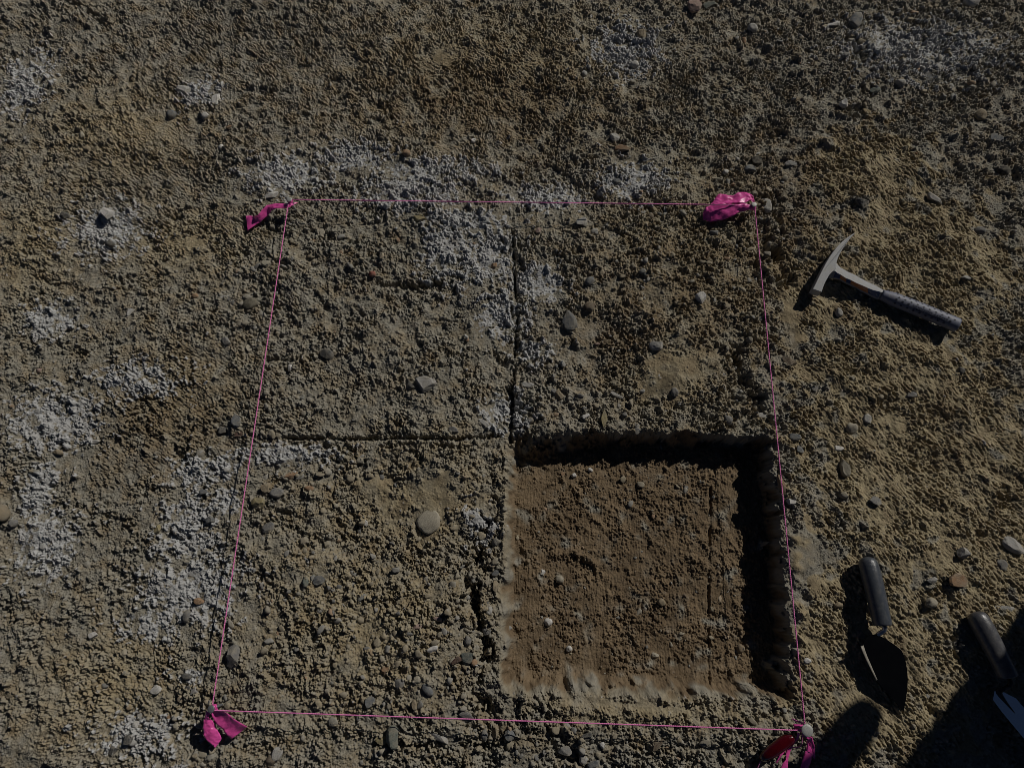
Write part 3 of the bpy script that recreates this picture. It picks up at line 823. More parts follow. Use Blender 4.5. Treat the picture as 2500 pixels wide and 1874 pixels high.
# ------------------------------------------------------------------ flagging tape
M_tape = pink('pink_tape', (1.0, 0.12, 0.48), 0.22, 0.30, 0.10, 0.8, 60.0)
M_tape_red = pink('red_tape', (0.065, 0.001, 0.003), 0.0, 0.12, 0.2, 0.9, 60.0)
from mathutils import noise as mnoise
def ribbon(bm, rows, f, wr=0.0022, nu=9, nv=6, seed=0, bulge=0.0, fold=(1.0, 0.0)):
    """rows: ((edge a px), (edge b px), height). A crumpled sheet of film through them."""
    A = catmull([at(*f(*r[0]), r[2]) for r in rows], nv)
    B = catmull([at(*f(*r[1]), r[3] if len(r) > 3 else r[2]) for r in rows], nv)
    off = Vector((seed * 3.1, seed * 1.7, 0))
    grid = []
    m = len(A)
    for i, (a, b) in enumerate(zip(A, B)):
        row = []
        for k in range(nu):
            s = k / (nu - 1)
            p = a.lerp(b, s)
            e = math.sin(PI * s)
            nn = mnoise.noise(Vector((s * 2.6, i / nv * 1.1, 0)) + off) * 1.3 + 0.7 * mnoise.noise(Vector((s * 6.5, i / nv * 2.2, 3)) + off)
            p = p + Vector((0.15 * wr * nn, 0.12 * wr * nn, wr * nn * 0.8 + bulge * e))
            p.z = max(p.z, ground_z(p.x, p.y) + 0.0015)
            row.append(bm.verts.new(p))
        grid.append(row)
    for r0, r1 in zip(grid, grid[1:]):
        for k in range(nu - 1):
            bm.faces.new((r0[k], r0[k + 1], r1[k + 1], r1[k]))
def finish_tape(bm, label, anchor):
    me_o = link_mesh('flagging_tape', bm, M_tape, None, True)
    so = me_o.modifiers.new('film', 'SOLIDIFY'); so.thickness = 0.00015
    tag(me_o, label, 'flagging tape', 'pink tapes tied to the corner nails')
    return me_o
def knot(bm, c, r=0.0045, z=0.033, seed=1):
    rr = random.Random(seed)
    for k in range(3):
        pts = []
        a0 = rr.uniform(0, 6)
        for i in range(13):
            a = a0 + 2 * PI * i / 12
            pts.append(Vector((c.x + r * math.cos(a) * (1 - 0.15 * k), c.y + r * math.sin(a), z - 0.003 * k + 0.0015 * math.sin(2 * a + k))))
        tube(bm, pts, 0.0017, 7)
# top right: two broad crumpled lobes lying left of the nail
f = crop(1650, 430, 7.373)
bm = bmesh.new()
ribbon(bm, [((1425, 450), (1400, 490), .036), ((1395, 370), (1330, 440), .035, .036), ((1300, 295), (1255, 470), .034, .037), ((1130, 295), (1120, 490), .033, .036), ((1010, 352), (1000, 500), .031, .033), ((850, 320), (840, 510), .028, .03), ((740, 350), (690, 500), .024, .027), ((690, 440), (620, 510), .021, .024)], f, 0.0030, 13, 8, 2)
ribbon(bm, [((1435, 540), (1440, 615), .034, .030), ((1300, 500), (1300, 618), .037, .031), ((1150, 480), (1150, 645), .036, .029), ((1000, 490), (1030, 715), .034, .027), ((820, 490), (850, 785), .031, .022), ((640, 510), (660, 818), .026, .016), ((535, 570), (560, 812), .021, .011), ((485, 660), (487, 800), .015, .009)], f, 0.0032, 13, 8, 5, 0.003)
knot(bm, tr, 0.0045, 0.034, 2)
finish_tape(bm, 'broad crumpled pink tape in two lobes tied to the top right nail', tr)
# top left: a narrow twisted tail running down to the left
f = crop(550, 430, 7.373)
bm = bmesh.new()
ribbon(bm, [((1190, 450), (1180, 555), .034), ((1085, 490), (1080, 575), .032), ((970, 488), (960, 578), .028, .03), ((850, 503), (870, 600), .026), ((750, 522), (830, 625), .025, .022), ((670, 600), (790, 690), .024, .014), ((590, 700), (700, 770), .022, .012), ((545, 720), (620, 835), .020, .010), ((470, 712), (530, 890), .013, .009), ((368, 715), (400, 985), .008)], f, 0.0020, 9, 8, 3)
ribbon(bm, [((1185, 470), (1190, 540), .033), ((1240, 470), (1230, 520), .029), ((1305, 480), (1302, 486), .024)], f, 0.001, 5, 5, 8)
knot(bm, tl, 0.004, 0.0335, 3)
finish_tape(bm, 'narrow twisted pink tape hanging from the top left nail', tl)
# bottom left: two tails like a bow
f = crop(450, 1650, 8.288)
bm = bmesh.new()
ribbon(bm, [((440, 690), (535, 730), .034), ((420, 800), (500, 840), .031), ((385, 940), (575, 900), .028, .024), ((373, 1030), (620, 1000), .026, .020), ((390, 1160), (690, 1120), .023, .017), ((415, 1250), (752, 1250), .020, .012), ((520, 1360), (700, 1350), .015, .011), ((610, 1436), (640, 1432), .010)], f, 0.0024, 11, 7, 11, 0.002)
ribbon(bm, [((620, 700), (545, 750), .035), ((760, 700), (590, 860), .034, .026), ((890, 760), (660, 980), .033, .024), ((1000, 860), (760, 1060), .030, .021), ((1130, 935), (830, 1150), .026, .017), ((1272, 1015), (950, 1275), .020, .013)], f, 0.0024, 11, 8, 14, -0.003)
ribbon(bm, [((560, 560), (600, 620), .036), ((650, 600), (620, 660), .036), ((688, 680), (630, 700), .034), ((760, 690), (640, 730), .034)], f, 0.001, 5, 5, 4)
knot(bm, bl, 0.0045, 0.034, 5)
finish_tape(bm, 'bow of two pink tape tails below the bottom left nail', bl)
# bottom right: several tails and a glossy dark red roll
f = crop(1780, 1700, 7.373)
bm = bmesh.new()
ribbon(bm, [((1330, 670), (1320, 705), .035), ((1480, 715), (1420, 765), .033, .031), ((1515, 800), (1400, 790), .030, .026), ((1545, 930), (1440, 880), .026, .024), ((1552, 1080), (1530, 1130), .020)], f, 0.0012, 7, 6, 21)
ribbon(bm, [((1400, 790), (1470, 820), .024), ((1388, 950), (1500, 1000), .022), ((1365, 990), (1515, 1030), .022), ((1320, 1130), (1485, 1150), .021, .018), ((1280, 1290), (1425, 1290), .019, .015), ((1240, 1430), (1380, 1430), .016)], f, 0.0016, 7, 6, 22, 0.002)
ribbon(bm, [((1225, 640), (1290, 660), .034), ((1210, 730), (1250, 740), .028), ((1145, 810), (1190, 820), .022), ((1100, 900), (1135, 905), .018), ((1040, 960), (1110, 960), .016), ((1015, 1060), (1080, 1050), .015), ((1020, 1130), (1065, 1140), .015), ((960, 1200), (1060, 1210), .014), ((930, 1310), (1050, 1310), .013)], f, 0.0012, 5, 6, 23)
ribbon(bm, [((1010, 890), (1070, 865), .020), ((940, 990), (1000, 990), .017), ((880, 1110), (925, 1090), .014), ((835, 1185), (865, 1185), .010)], f, 0.001, 5, 6, 24)
ribbon(bm, [((1140, 490), (1165, 540), .030), ((1240, 490), (1220, 540), .034), ((1330, 500), (1290, 560), .036)], f, 0.002, 7, 6, 25, 0.003)
ribbon(bm, [((1160, 540), (1185, 610), .028), ((1250, 560), (1250, 620), .033), ((1330, 590), (1320, 640), .035)], f, 0.002, 7, 6, 26, 0.003)
knot(bm, br, 0.0060, 0.033, 7)
tp = finish_tape(bm, 'pink tape tails with a glossy dark red roll below the bottom right nail', br)
bm = bmesh.new()
def loft(bm, rows, f, seg=20, thick=0.009):
    rings = []
    for (a, b, z, k) in rows:
        A, B = at(*f(*a), z), at(*f(*b), z)
        c = (A + B) / 2; h = (B - A) / 2
        rings.append([bm.verts.new(c + h * math.cos(t) + Vector((0, 0, thick * k * math.sin(t)))) for t in (2 * PI * q / seg for q in range(seg))])
    for a, b in zip(rings, rings[1:]):
        for q in range(seg):
            bm.faces.new((a[q], a[(q + 1) % seg], b[(q + 1) % seg], b[q]))
    bm.faces.new(rings[0]); bm.faces.new(rings[-1][::-1])
loft(bm, [((1110, 655), (1195, 700), .024, .35), ((1020, 665), (1205, 760), .024, .8), ((930, 700), (1160, 840), .023, 1), ((820, 790), (1070, 920), .022, 1), ((700, 880), (960, 1000), .020, 1), ((610, 970), (860, 1070), .018, 1), ((560, 1040), (770, 1120), .016, .9), ((543, 1090), (700, 1155), .015, .6), ((560, 1130), (620, 1165), .014, .3)], f)
roll = link_mesh('rolled_end', bm, M_tape_red, None, True)
bpy.context.view_layer.update()
roll.parent = tp
bm = bmesh.new()
tube(bm, catmull([at(*f(*q), z) for q, z in [((565, 1160), .014), ((530, 1240), .012), ((500, 1310), .010)]], 5), 0.0007, 6)
o = link_mesh('loose_thread', bm, M_string, None, True); o.parent = tp

# ------------------------------------------------------------------ geologist's hammer
M_head = simple_mat('hammer_steel', (0.30, 0.305, 0.31), 0.6, 0.0, 0.10, 350.0, 0.00025, (0.30, 0.27, 0.21), 90.0, 0.5, 0.8)
M_grip = simple_mat('grey_vinyl', (0.125, 0.135, 0.185), 0.55, 0.0, 0.10, 700.0, 0.0002, (0.27, 0.25, 0.24), 120.0, 0.55, 0.8)
M_navy = simple_mat('navy_print', (0.006, 0.008, 0.02), 0.7, 0.0, 0.2, 400.0)
M_blue = simple_mat('blue_label', (0.02, 0.055, 0.17), 0.4, 0.0, 0.2, 200.0, 0, (0.12, 0.13, 0.15), 200.0, 0.5, 0.8)
M_orange = simple_mat('orange_label', (0.50, 0.17, 0.05), 0.45, 0.0, 0.2, 400.0, 0, (0.30, 0.22, 0.15), 300.0, 0.5, 0.7)
M_cream = simple_mat('cream_print', (0.45, 0.38, 0.28), 0.5, 0.0, 0.15, 500.0)
f = crop(1900, 500, 4.144)
hroot_p = at(*f(1100, 900), 0.0)
ham = thing('rock_hammer', (hroot_p.x, hroot_p.y, 0.0), 'rock hammer with a curved steel pick and grey vinyl grip lying on bare soil', 'hammer')
ZT = 0.026
def slab(bm, top, ztop, zbot, ztf=None, inset=0.0018):
    """closed outline (photo px) extruded from zbot to ztop with a softened upper edge"""
    P = [at(*f(*q), ztf(q) if ztf else ztop) for q in top]
    c = sum(P, Vector()) / len(P)
    n = len(P)
    def ins(i, d):
        a = P[i - 1]; b = P[(i + 1) % n]
        t = (b - a); t.z = 0; t.normalize()
        nn = Vector((-t.y, t.x, 0))
        if nn.dot(c - P[i]) < 0: nn = -nn
        return nn * d
    area = sum(P[i].x * P[(i + 1) % n].y - P[(i + 1) % n].x * P[i].y for i in range(n))
    sgn = 1 if area > 0 else -1
    def ins2(i, d):
        a = P[i - 1]; b = P[(i + 1) % n]
        t = (b - a); t.z = 0; t.normalize()
        return Vector((-t.y, t.x, 0)) * d * sgn
    L = []
    for d, dz in ((inset, 0.0), (inset * 0.35, -inset * 0.35), (0.0, -inset)):
        L.append([bm.verts.new(P[i] + ins2(i, d) + Vector((0, 0, dz))) for i in range(n)])
    L.append([bm.verts.new(Vector((P[i].x, P[i].y, zbot(P[i]) if callable(zbot) else zbot))) for i in range(n)])
    bm.faces.new(L[0])
    for a, b in zip(L, L[1:]):
        for i in range(n):
            bm.faces.new((a[i], a[(i + 1) % n], b[(i + 1) % n], b[i]))
    bm.faces.new(L[-1][::-1])
def smooth_outline(pts, closed_sharp=()):
    return pts
head_out = [(782, 280), (735, 304), (686, 338), (632, 384), (588, 432), (550, 482), (512, 536), (480, 590), (450, 648), (422, 704), (396, 758), (372, 808), (350, 850),
            (396, 868), (440, 882), (455, 835), (475, 785), (500, 740), (520, 706), (545, 680), (574, 660), (590, 640), (588, 600), (594, 570), (604, 540), (622, 500), (645, 460), (672, 415), (705, 370), (740, 325)]
bm = bmesh.new()
def zt(q):
    t = max(0.0, min(1.0, (560 - q[1]) / 280.0))
    return ZT - 0.004 * t * t
slab(bm, head_out, ZT, lambda p: 0.006, zt, 0.0009)
link_mesh('head', bm, M_head, ham)
# shaft: a lit upper flat, a ridge and a steeper labelled side
top_e = [(585, 585), (606, 612), (630, 632), (662, 652), (708, 678), (768, 704), (818, 733), (868, 760), (928, 790), (996, 822), (1066, 862)]
ridge_e = [(545, 668), (575, 668), (600, 690), (632, 706), (680, 738), (738, 762), (790, 790), (850, 815), (900, 838), (960, 862), (1052, 885)]
low_e = [(515, 725), (545, 735), (580, 735), (622, 742), (675, 775), (730, 800), (785, 828), (845, 862), (900, 888), (960, 922), (1022, 946)]
def shaft_pt(lst, i, z):
    return at(*f(*lst[i]), z)
bm = bmesh.new()
rows = []
for i in range(len(top_e)):
    a = shaft_pt(top_e, i, 0.023); b = shaft_pt(ridge_e, i, 0.0250); c = shaft_pt(low_e, i, 0.013)
    rows.append([bm.verts.new(p) for p in (a, b, c, Vector((c.x, c.y, 0.007)), Vector((a.x, a.y, 0.007)))])
for r0, r1 in zip(rows, rows[1:]):
    for k in range(5):
        bm.faces.new((r0[k], r0[(k + 1) % 5], r1[(k + 1) % 5], r1[k]))
bm.faces.new(rows[0]); bm.faces.new(rows[-1][::-1])
link_mesh('shaft', bm, M_head, ham)
def side_patch(i0, i1, m, name, s0=0.0, s1=1.0, lift=0.0004):
    """label stuck on the steeper side of the shaft between stations i0 and i1 (floats)"""
    def P(i, s):
        k = min(int(i), len(top_e) - 2); t = i - k
        b = shaft_pt(ridge_e, k, 0.0250).lerp(shaft_pt(ridge_e, k + 1, 0.0250), t)
        c = shaft_pt(low_e, k, 0.013).lerp(shaft_pt(low_e, k + 1, 0.013), t)
        n = (c - b).cross(Vector((1, -0.4, 0))).normalized()
        if n.z < 0: n = -n
        return b.lerp(c, s) + n * lift
    bm = bmesh.new()
    st = [i0 + (i1 - i0) * k / 10 for k in range(11)]
    vv = [[bm.verts.new(P(i, s)) for s in (s0, s1)] for i in st]
    for a, b in zip(vv, vv[1:]):
        bm.faces.new((a[0], b[0], b[1], a[1]))
    return bm
link_mesh('blue_band', side_patch(1.3, 3.0, M_blue, ''), M_blue, ham)
lab1 = link_mesh('orange_label', side_patch(3.0, 4.2, M_orange, '', 0.05), M_orange, ham)
link_mesh('blue_band', side_patch(4.2, 5.0, M_blue, ''), M_blue, ham)
lab2 = link_mesh('orange_label', side_patch(5.0, 8.1, M_orange, '', 0.05), M_orange, ham)
link_mesh('blue_band', side_patch(8.1, 9.8, M_blue, ''), M_blue, ham)
# worn cream lettering strokes on the labels
rr = random.Random(4)
bm = bmesh.new()
def add_bm(dst, src):
    me = bpy.data.meshes.new('t'); src.to_mesh(me); src.free(); dst.from_mesh(me); bpy.data.meshes.remove(me)
for (a, b) in ((3.1, 4.05), (5.15, 7.95)):
    i = a
    while i < b:
        w_ = rr.uniform(0.05, 0.13)
        s0 = rr.choice((0.2, 0.25, 0.55)); s1 = s0 + rr.uniform(0.15, 0.32)
        add_bm(bm, side_patch(i, i + w_, None, '', s0, s1, 0.0007))
        i += w_ + rr.uniform(0.04, 0.1)
link_mesh('worn_lettering', bm, M_cream, ham)
# grip
GA = at(*f(1040, 905), 0.0165); GB = at(*f(1815, 1217), 0.0165)
GT = (GB - GA); GL = GT.length; GT.normalize()
GN = Vector((-GT.y, GT.x, 0)).normalized()
if GN.y < 0: GN = -GN
def grip_r(s):
    t = s / GL
    return 0.0108 + 0.0034 * min(1, t / 0.16) * (1 if t > 0.0 else 0) + 0.0006 * math.sin(PI * t) + 0.0006 * max(0, (t - 0.8) / 0.2)
FL = 0.86
def grip_pt(s, th, lift=0.0):
    r = grip_r(s) + lift
    return GA + GT * s + GN * (r * math.cos(th)) + Vector((0, 0, r * FL * math.sin(th) + 0.0012 * math.sin(PI * s / GL)))
bm = bmesh.new()
SEG = 40
rings = []
svals = [0, 0.0008] + [GL * k / 40 for k in range(1, 40)] + [GL - 0.0015, GL - 0.0004, GL]
for j, s in enumerate(svals):
    sh = {0: -0.0012, len(svals) - 1: -0.0026, len(svals) - 2: -0.001, len(svals) - 3: 0.0}.get(j, 0.0)
    rings.append([bm.verts.new(grip_pt(s, 2 * PI * k / SEG, sh)) for k in range(SEG)])
for a, b in zip(rings, rings[1:]):
    for k in range(SEG):
        bm.faces.new((a[k], a[(k + 1) % SEG], b[(k + 1) % SEG], b[k]))
bm.faces.new(rings[0][::-1]); bm.faces.new(rings[-1])
grip = link_mesh('grip', bm, M_grip, ham, True)
def dot(bm, s, th, ra=0.0019, rt=0.0017, lift=0.00035):
    r = grip_r(s)
    c = bm.verts.new(grip_pt(s, th, lift))
    rim = [bm.verts.new(grip_pt(s + ra * math.cos(a), th + rt / r * math.sin(a), lift)) for a in (2 * PI * k / 14 for k in range(14))]
    for k in range(14):
        bm.faces.new((c, rim[k], rim[(k + 1) % 14]))
def s_of(u, v):
    p = at(*f(u, v), 0.028)
    return (p - GA).dot(GT)
bm = bmesh.new()
D = math.radians
row_a = [(1225, 925), (1285, 953), (1345, 982), (1405, 1012), (1465, 1040), (1525, 1067), (1588, 1096), (1652, 1123), (1717, 1150), (1778, 1178)]
for q in row_a: dot(bm, s_of(*q), D(90))
for q in ((1197, 950), (1258, 980), (1315, 1010)): dot(bm, s_of(*q), D(114), 0.0022, 0.0019)
dot(bm, s_of(1730, 1203), D(116), 0.0026, 0.0026)
for k in range(9): dot(bm, s_of(1185 + k * 62, 1000 + k * 25), D(147), 0.0022, 0.0019)
for q in row_a[:-1]: dot(bm, s_of(q[0] - 20, q[1] - 8), D(62))
link_mesh('grip_hole', bm, M_navy, grip).name = 'grip_dots'
def wrap_text(body, s_start, s_end, th_base, height):
    cu = bpy.data.curves.new('t', 'FONT'); cu.body = body; cu.size = 1.0; cu.offset = 0.012
    to = bpy.data.objects.new('t', cu); COL.objects.link(to)
    bpy.context.view_layer.update()
    dg = bpy.context.evaluated_depsgraph_get()
    me = bpy.data.meshes.new_from_object(to.evaluated_get(dg))
    bpy.data.objects.remove(to)
    vx = [v.co.x for v in me.vertices]; vy = [v.co.y for v in me.vertices]
    x0, x1 = min(vx), max(vx); y0, y1 = min(vy), max(vy)
    bmt = bmesh.new(); bmt.from_mesh(me); bpy.data.meshes.remove(me)
    bmesh.ops.triangulate(bmt, faces=bmt.faces[:])
    for v in bmt.verts:
        tx = (v.co.x - x0) / (x1 - x0); ty = (v.co.y - y0) / (y1 - y0)
        s = s_start + (s_end - s_start) * tx
        th = th_base + height / grip_r(s) * ty          # letters stand with their feet towards the ridge side
        v.co = grip_pt(s, th, 0.00035)
    return bmt
# reads from the butt end towards the hammer head, letters upside down in the photo
s0, s1 = s_of(1700, 1180), s_of(1355, 1035)
link_mesh('lettering', wrap_text('SAFETY GOGGLES', s_of(1712, 1175), s_of(1355, 1025), D(104), 0.0036), M_navy, grip)
link_mesh('lettering', wrap_text('WARNING-WEAR', s_of(1690, 1200), s_of(1360, 1060), D(122), 0.0038), M_navy, grip)

# ------------------------------------------------------------------ trowels
M_rub = simple_mat('black_rubber', (0.055, 0.063, 0.078), 0.30, 0.0, 0.2, 900.0, 0.0003, (0.13, 0.13, 0.125), 120.0, 0.45, 0.8)
M_rub2 = simple_mat('navy_rubber', (0.07, 0.07, 0.078), 0.28, 0.0, 0.2, 900.0, 0.0003, (0.17, 0.165, 0.155), 120.0, 0.42, 0.8)
M_dblade = simple_mat('dark_reflection_steel', (0.002, 0.002, 0.002), 0.25, 0.0, 0.3, 60.0)  # near black base colour stands in for the steel's dark reflection
M_blade = simple_mat('bright_steel', (0.96, 0.97, 0.98), 0.12, 1.0, 0.02, 120.0, 0, (0.75, 0.76, 0.78), 90.0, 0.55, 0.9)
M_tang = simple_mat('tang_steel', (0.45, 0.44, 0.42), 0.35, 0.8, 0.1, 200.0)
f2 = crop(1950, 1300, 2.889)
def handle(a, b, za, zb, r, m, parent, dirt=None):
    A = at(*f2(*a), za); B = at(*f2(*b), zb)
    pr = [(0.0, 0.25), (0.012, 0.55), (0.035, 0.8), (0.075, 0.95), (0.14, 1.02), (0.25, 1.05), (0.4, 1.03), (0.55, 1.0), (0.7, 0.97), (0.85, 0.95), (0.95, 0.96), (0.985, 0.95), (1.0, 0.88)]
    bm = bmesh.new()
    pts = catmull([A.lerp(B, t) + Vector((0, 0, 0.002 * math.sin(PI * t))) for t, _ in pr], 3)
    rads = []
    for i in range(len(pr) - 1):
        for k in range(3):
            rads.append((pr[i][1] + (pr[i + 1][1] - pr[i][1]) * k / 3) * r)
    rads.append(pr[-1][1] * r)
    tube(bm, pts, rads, 28, True, 0.95)
    return link_mesh('handle', bm, m, parent, True), A, B
def blade(out, name, m, parent, zf, th=0.0014, rib=None):
    P = [at(*f2(*q), zf(q)) for q in out]
    n = len(P)
    bm = bmesh.new()
    T = [bm.verts.new(p + Vector((0, 0, th / 2))) for p in P]
    B = [bm.verts.new(p - Vector((0, 0, th / 2))) for p in P]
    bm.faces.new(T); bm.faces.new(B[::-1])
    for i in range(n):
        bm.faces.new((T[i], B[i], B[(i + 1) % n], T[(i + 1) % n]))
    bmesh.ops.triangulate(bm, faces=[fc for fc in bm.faces if len(fc.verts) > 4])
    return link_mesh(name, bm, m, parent)
p = at(*f2(540, 400), 0)
t1 = thing('trowel', (p.x, p.y, 0), 'pointing trowel with a dark-reflecting blade and rubber handle lying in full sun', 'trowel', 'pointing trowels lying right of the dug square')
h1, A1, B1 = handle((478, 172), (592, 652), 0.017, 0.027, 0.0163, M_rub, t1)
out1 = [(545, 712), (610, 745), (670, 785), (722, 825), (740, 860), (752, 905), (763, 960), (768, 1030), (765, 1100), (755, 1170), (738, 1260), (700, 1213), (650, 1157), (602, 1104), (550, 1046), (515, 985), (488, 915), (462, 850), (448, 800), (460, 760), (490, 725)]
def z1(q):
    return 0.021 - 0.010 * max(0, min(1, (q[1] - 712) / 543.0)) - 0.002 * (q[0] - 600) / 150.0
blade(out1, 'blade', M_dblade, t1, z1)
ed = [(438, 800), (452, 838), (470, 880), (492, 925), (518, 980), (548, 1042)]  # added tan strip imitating a sunlit sliver of ground beside the blade
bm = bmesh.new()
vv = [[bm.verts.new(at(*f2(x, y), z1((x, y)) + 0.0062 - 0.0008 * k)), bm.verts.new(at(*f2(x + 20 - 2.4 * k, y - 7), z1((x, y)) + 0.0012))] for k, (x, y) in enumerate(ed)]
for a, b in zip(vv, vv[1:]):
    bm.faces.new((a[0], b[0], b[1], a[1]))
eo = link_mesh('lit_sliver_strip', bm, simple_mat('sunlit_sliver_tan', (0.26, 0.24, 0.20), 0.6, 0.0, 0.2, 300.0), t1, True)
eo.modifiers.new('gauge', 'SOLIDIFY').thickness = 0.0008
bm = bmesh.new()
tube(bm, catmull([B1 - Vector((0, 0, 0.002)), at(*f2(608, 668), 0.030), at(*f2(600, 690), 0.027), at(*f2(575, 706), 0.023), at(*f2(552, 720), 0.0195)], 5),
     [0.0040] * 15 + [0.0040 - 0.001 * k / 5 for k in range(6)], 12, True, 0.9)
link_mesh('tang', bm, M_tang, t1, True)
p = at(*f2(1350, 800), 0)
t2 = thing('trowel', (p.x, p.y, 0), 'pointing trowel with a bright steel blade, half in a shadow, cut by the right edge', 'trowel', 'pointing trowels lying right of the dug square')
h2, A2, B2 = handle((1240, 558), (1478, 1015), 0.018, 0.030, 0.0168, M_rub2, t2)
out2 = [(1380, 1112), (1415, 1105), (1450, 1125), (1530, 1165), (1589, 1235), (1660, 1340), (1720, 1450), (1775, 1580), (1800, 1700), (1730, 1625), (1660, 1545), (1589, 1452), (1500, 1345), (1430, 1260), (1368, 1175)]
_tip2 = at(*f2(1800, 1700), 0.006)
def z2(q):                                     # tilted to mirror brighter sky to the camera: heel up, point on the soil
    g_ = at(*f2(*q), 0.02)
    return 0.006 - 0.17 * (g_.x - _tip2.x) + 0.11 * (g_.y - _tip2.y)
blade(out2, 'blade', M_blade, t2, z2)
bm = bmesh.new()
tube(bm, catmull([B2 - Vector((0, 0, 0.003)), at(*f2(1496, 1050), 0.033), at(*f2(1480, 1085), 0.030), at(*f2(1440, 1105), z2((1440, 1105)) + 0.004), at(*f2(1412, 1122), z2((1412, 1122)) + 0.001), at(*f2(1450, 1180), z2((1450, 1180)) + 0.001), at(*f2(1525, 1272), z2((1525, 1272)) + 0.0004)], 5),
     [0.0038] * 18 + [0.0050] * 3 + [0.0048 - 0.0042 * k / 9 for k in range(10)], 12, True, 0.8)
link_mesh('tang', bm, simple_mat('shade_dark_tang', (0.03, 0.03, 0.035), 0.5, 0.6, 0.2, 200.0), t2, True)  # tang steel coloured dark to paint in the shade it lies in

# ------------------------------------------------------------------ thin bits: fibres and twigs
M_fibre = simple_mat('dry_fibre', (0.34, 0.27, 0.18), 0.9)
def fibre(pl, r, label, m=M_fibre, z=0.002):
    pts = []
    for q in pl:
        x, y = at2(*q)
        pts.append(Vector((x, y, ground_z(x, y) + z)))
    bm = bmesh.new()
    tube(bm, catmull(pts, 5), r, 6)
    o = link_mesh('plant_fibre', bm, m, None, True)
    tag(o, label, 'plant fibre', 'dry fibres on the soil')
fibre([(1998, 1838), (2010, 1845), (2025, 1852), (2040, 1862)], 0.0004, 'thin pale fibre lying in the shadow below right of the bottom right nail')
fibre([(482, 1820), (490, 1816), (503, 1818)], 0.0004, 'thin pale fibre in the shadow below the bottom left tape bow')
fibre([(544, 1333), (558, 1322), (572, 1312)], 0.0007, 'short straw lying beside the left string below its middle')
fibre([(1250, 660), (1246, 640), (1243, 632)], 0.0005, 'short dark root fibre beside the middle cut line near the top')

# ------------------------------------------------------------------ the person who stands right of the picture and shades its corner
def skin_mesh(name, joints, bones, m, parent, sub=2):
    me = bpy.data.meshes.new(name)
    names = list(joints)
    me.from_pydata([joints[k][0] for k in names], [(names.index(a), names.index(b)) for a, b in bones], [])
    o = bpy.data.objects.new(name, me); COL.objects.link(o)
    o.modifiers.new('skin', 'SKIN')
    me.skin_vertices.new() if hasattr(me.skin_vertices, 'new') and not me.skin_vertices else None
    sm = o.modifiers.new('sub', 'SUBSURF'); sm.levels = sub; sm.render_levels = sub
    for i, k in enumerate(names):
        r = joints[k][1]
        me.skin_vertices[0].data[i].radius = r if isinstance(r, tuple) else (r, r)
    me.skin_vertices[0].data[0].use_root = True
    bpy.context.view_layer.update()
    dg = bpy.context.evaluated_depsgraph_get()
    me2 = bpy.data.meshes.new_from_object(o.evaluated_get(dg))
    bpy.data.objects.remove(o)
    return link_mesh(name, me2, m, parent, True)
kz = math.cos(SUN_AZ) / math.tan(SUN_ELEV)
def above_shadow(u, v, z):
    """the point at height z whose sun shadow falls on the ground seen at (u, v)"""
    x, y = at2(u, v)
    return Vector((x + kz * z, y + kz * z, z))
LAT = Vector((math.sin(SUN_AZ), -math.cos(SUN_AZ), 0))      # sideways, away from the dug square
AWAY = Vector((math.cos(SUN_AZ), math.sin(SUN_AZ), 0))
hand = above_shadow(2130, 1758, 0.72)
feet_c = hand + LAT * 0.270; feet_c.z = 0
def pp(l, a, z):
    q = feet_c + LAT * l + AWAY * a
    return (q.x, q.y, z)
M_boot = simple_mat('boot_leather', (0.08, 0.05, 0.03), 0.6)
M_skin = simple_mat('skin', (0.42, 0.26, 0.18), 0.55)
M_shirt = simple_mat('work_shirt', (0.10, 0.14, 0.20), 0.85, 0, 0.15, 60.0)
M_jeans = simple_mat('work_trousers', (0.09, 0.08, 0.06), 0.9, 0, 0.15, 60.0)
M_boot = simple_mat('boot_leather', (0.08, 0.05, 0.03), 0.6)
M_hat = simple_mat('straw_hat', (0.40, 0.33, 0.20), 0.85, 0, 0.15, 120.0)
per = thing('person', (feet_c.x, feet_c.y, 0), 'person standing beside the dig in a hat, work shirt and trousers', 'person')
J = {'pelvis': (pp(0, 0, 0.95), (0.155, 0.11)), 'waist': (pp(0, 0, 1.10), (0.145, 0.10)), 'chest': (pp(0, 0, 1.30), (0.165, 0.115)), 'neckb': (pp(0, 0, 1.45), (0.09, 0.07)), 'neck': (pp(0, -0.01, 1.52), 0.052),
     'chin': (pp(0, -0.03, 1.58), 0.065), 'face': (pp(0, -0.02, 1.65), (0.075, 0.09)), 'crown': (pp(0, -0.01, 1.73), (0.065, 0.075))}
B = [('pelvis', 'waist'), ('waist', 'chest'), ('chest', 'neckb'), ('neckb', 'neck'), ('neck', 'chin'), ('chin', 'face'), ('face', 'crown')]
for s, n_ in ((-1, 'L'), (1, 'R')):
    J.update({'hip' + n_: (pp(s * 0.10, 0, 0.88), 0.085), 'knee' + n_: (pp(s * 0.13, -0.01, 0.50), 0.058), 'ankle' + n_: (pp(s * 0.14, 0.01, 0.09), 0.038), 'toe' + n_: (pp(s * 0.16, -0.16, 0.035), 0.034),
              'sho' + n_: (pp(s * 0.19, 0, 1.40), 0.058), 'elb' + n_: (pp(s * 0.30, 0.02, 1.12), 0.041), 'wri' + n_: (pp(s * 0.295, 0, 0.86), 0.045), 'palm' + n_: (pp(s * 0.285, -0.01, 0.80), (0.044, 0.03))})
    B += [('pelvis', 'hip' + n_), ('hip' + n_, 'knee' + n_), ('knee' + n_, 'ankle' + n_), ('ankle' + n_, 'toe' + n_), ('neckb', 'sho' + n_), ('sho' + n_, 'elb' + n_), ('elb' + n_, 'wri' + n_), ('wri' + n_, 'palm' + n_)]
skin_mesh('body', J, B, M_skin, per)
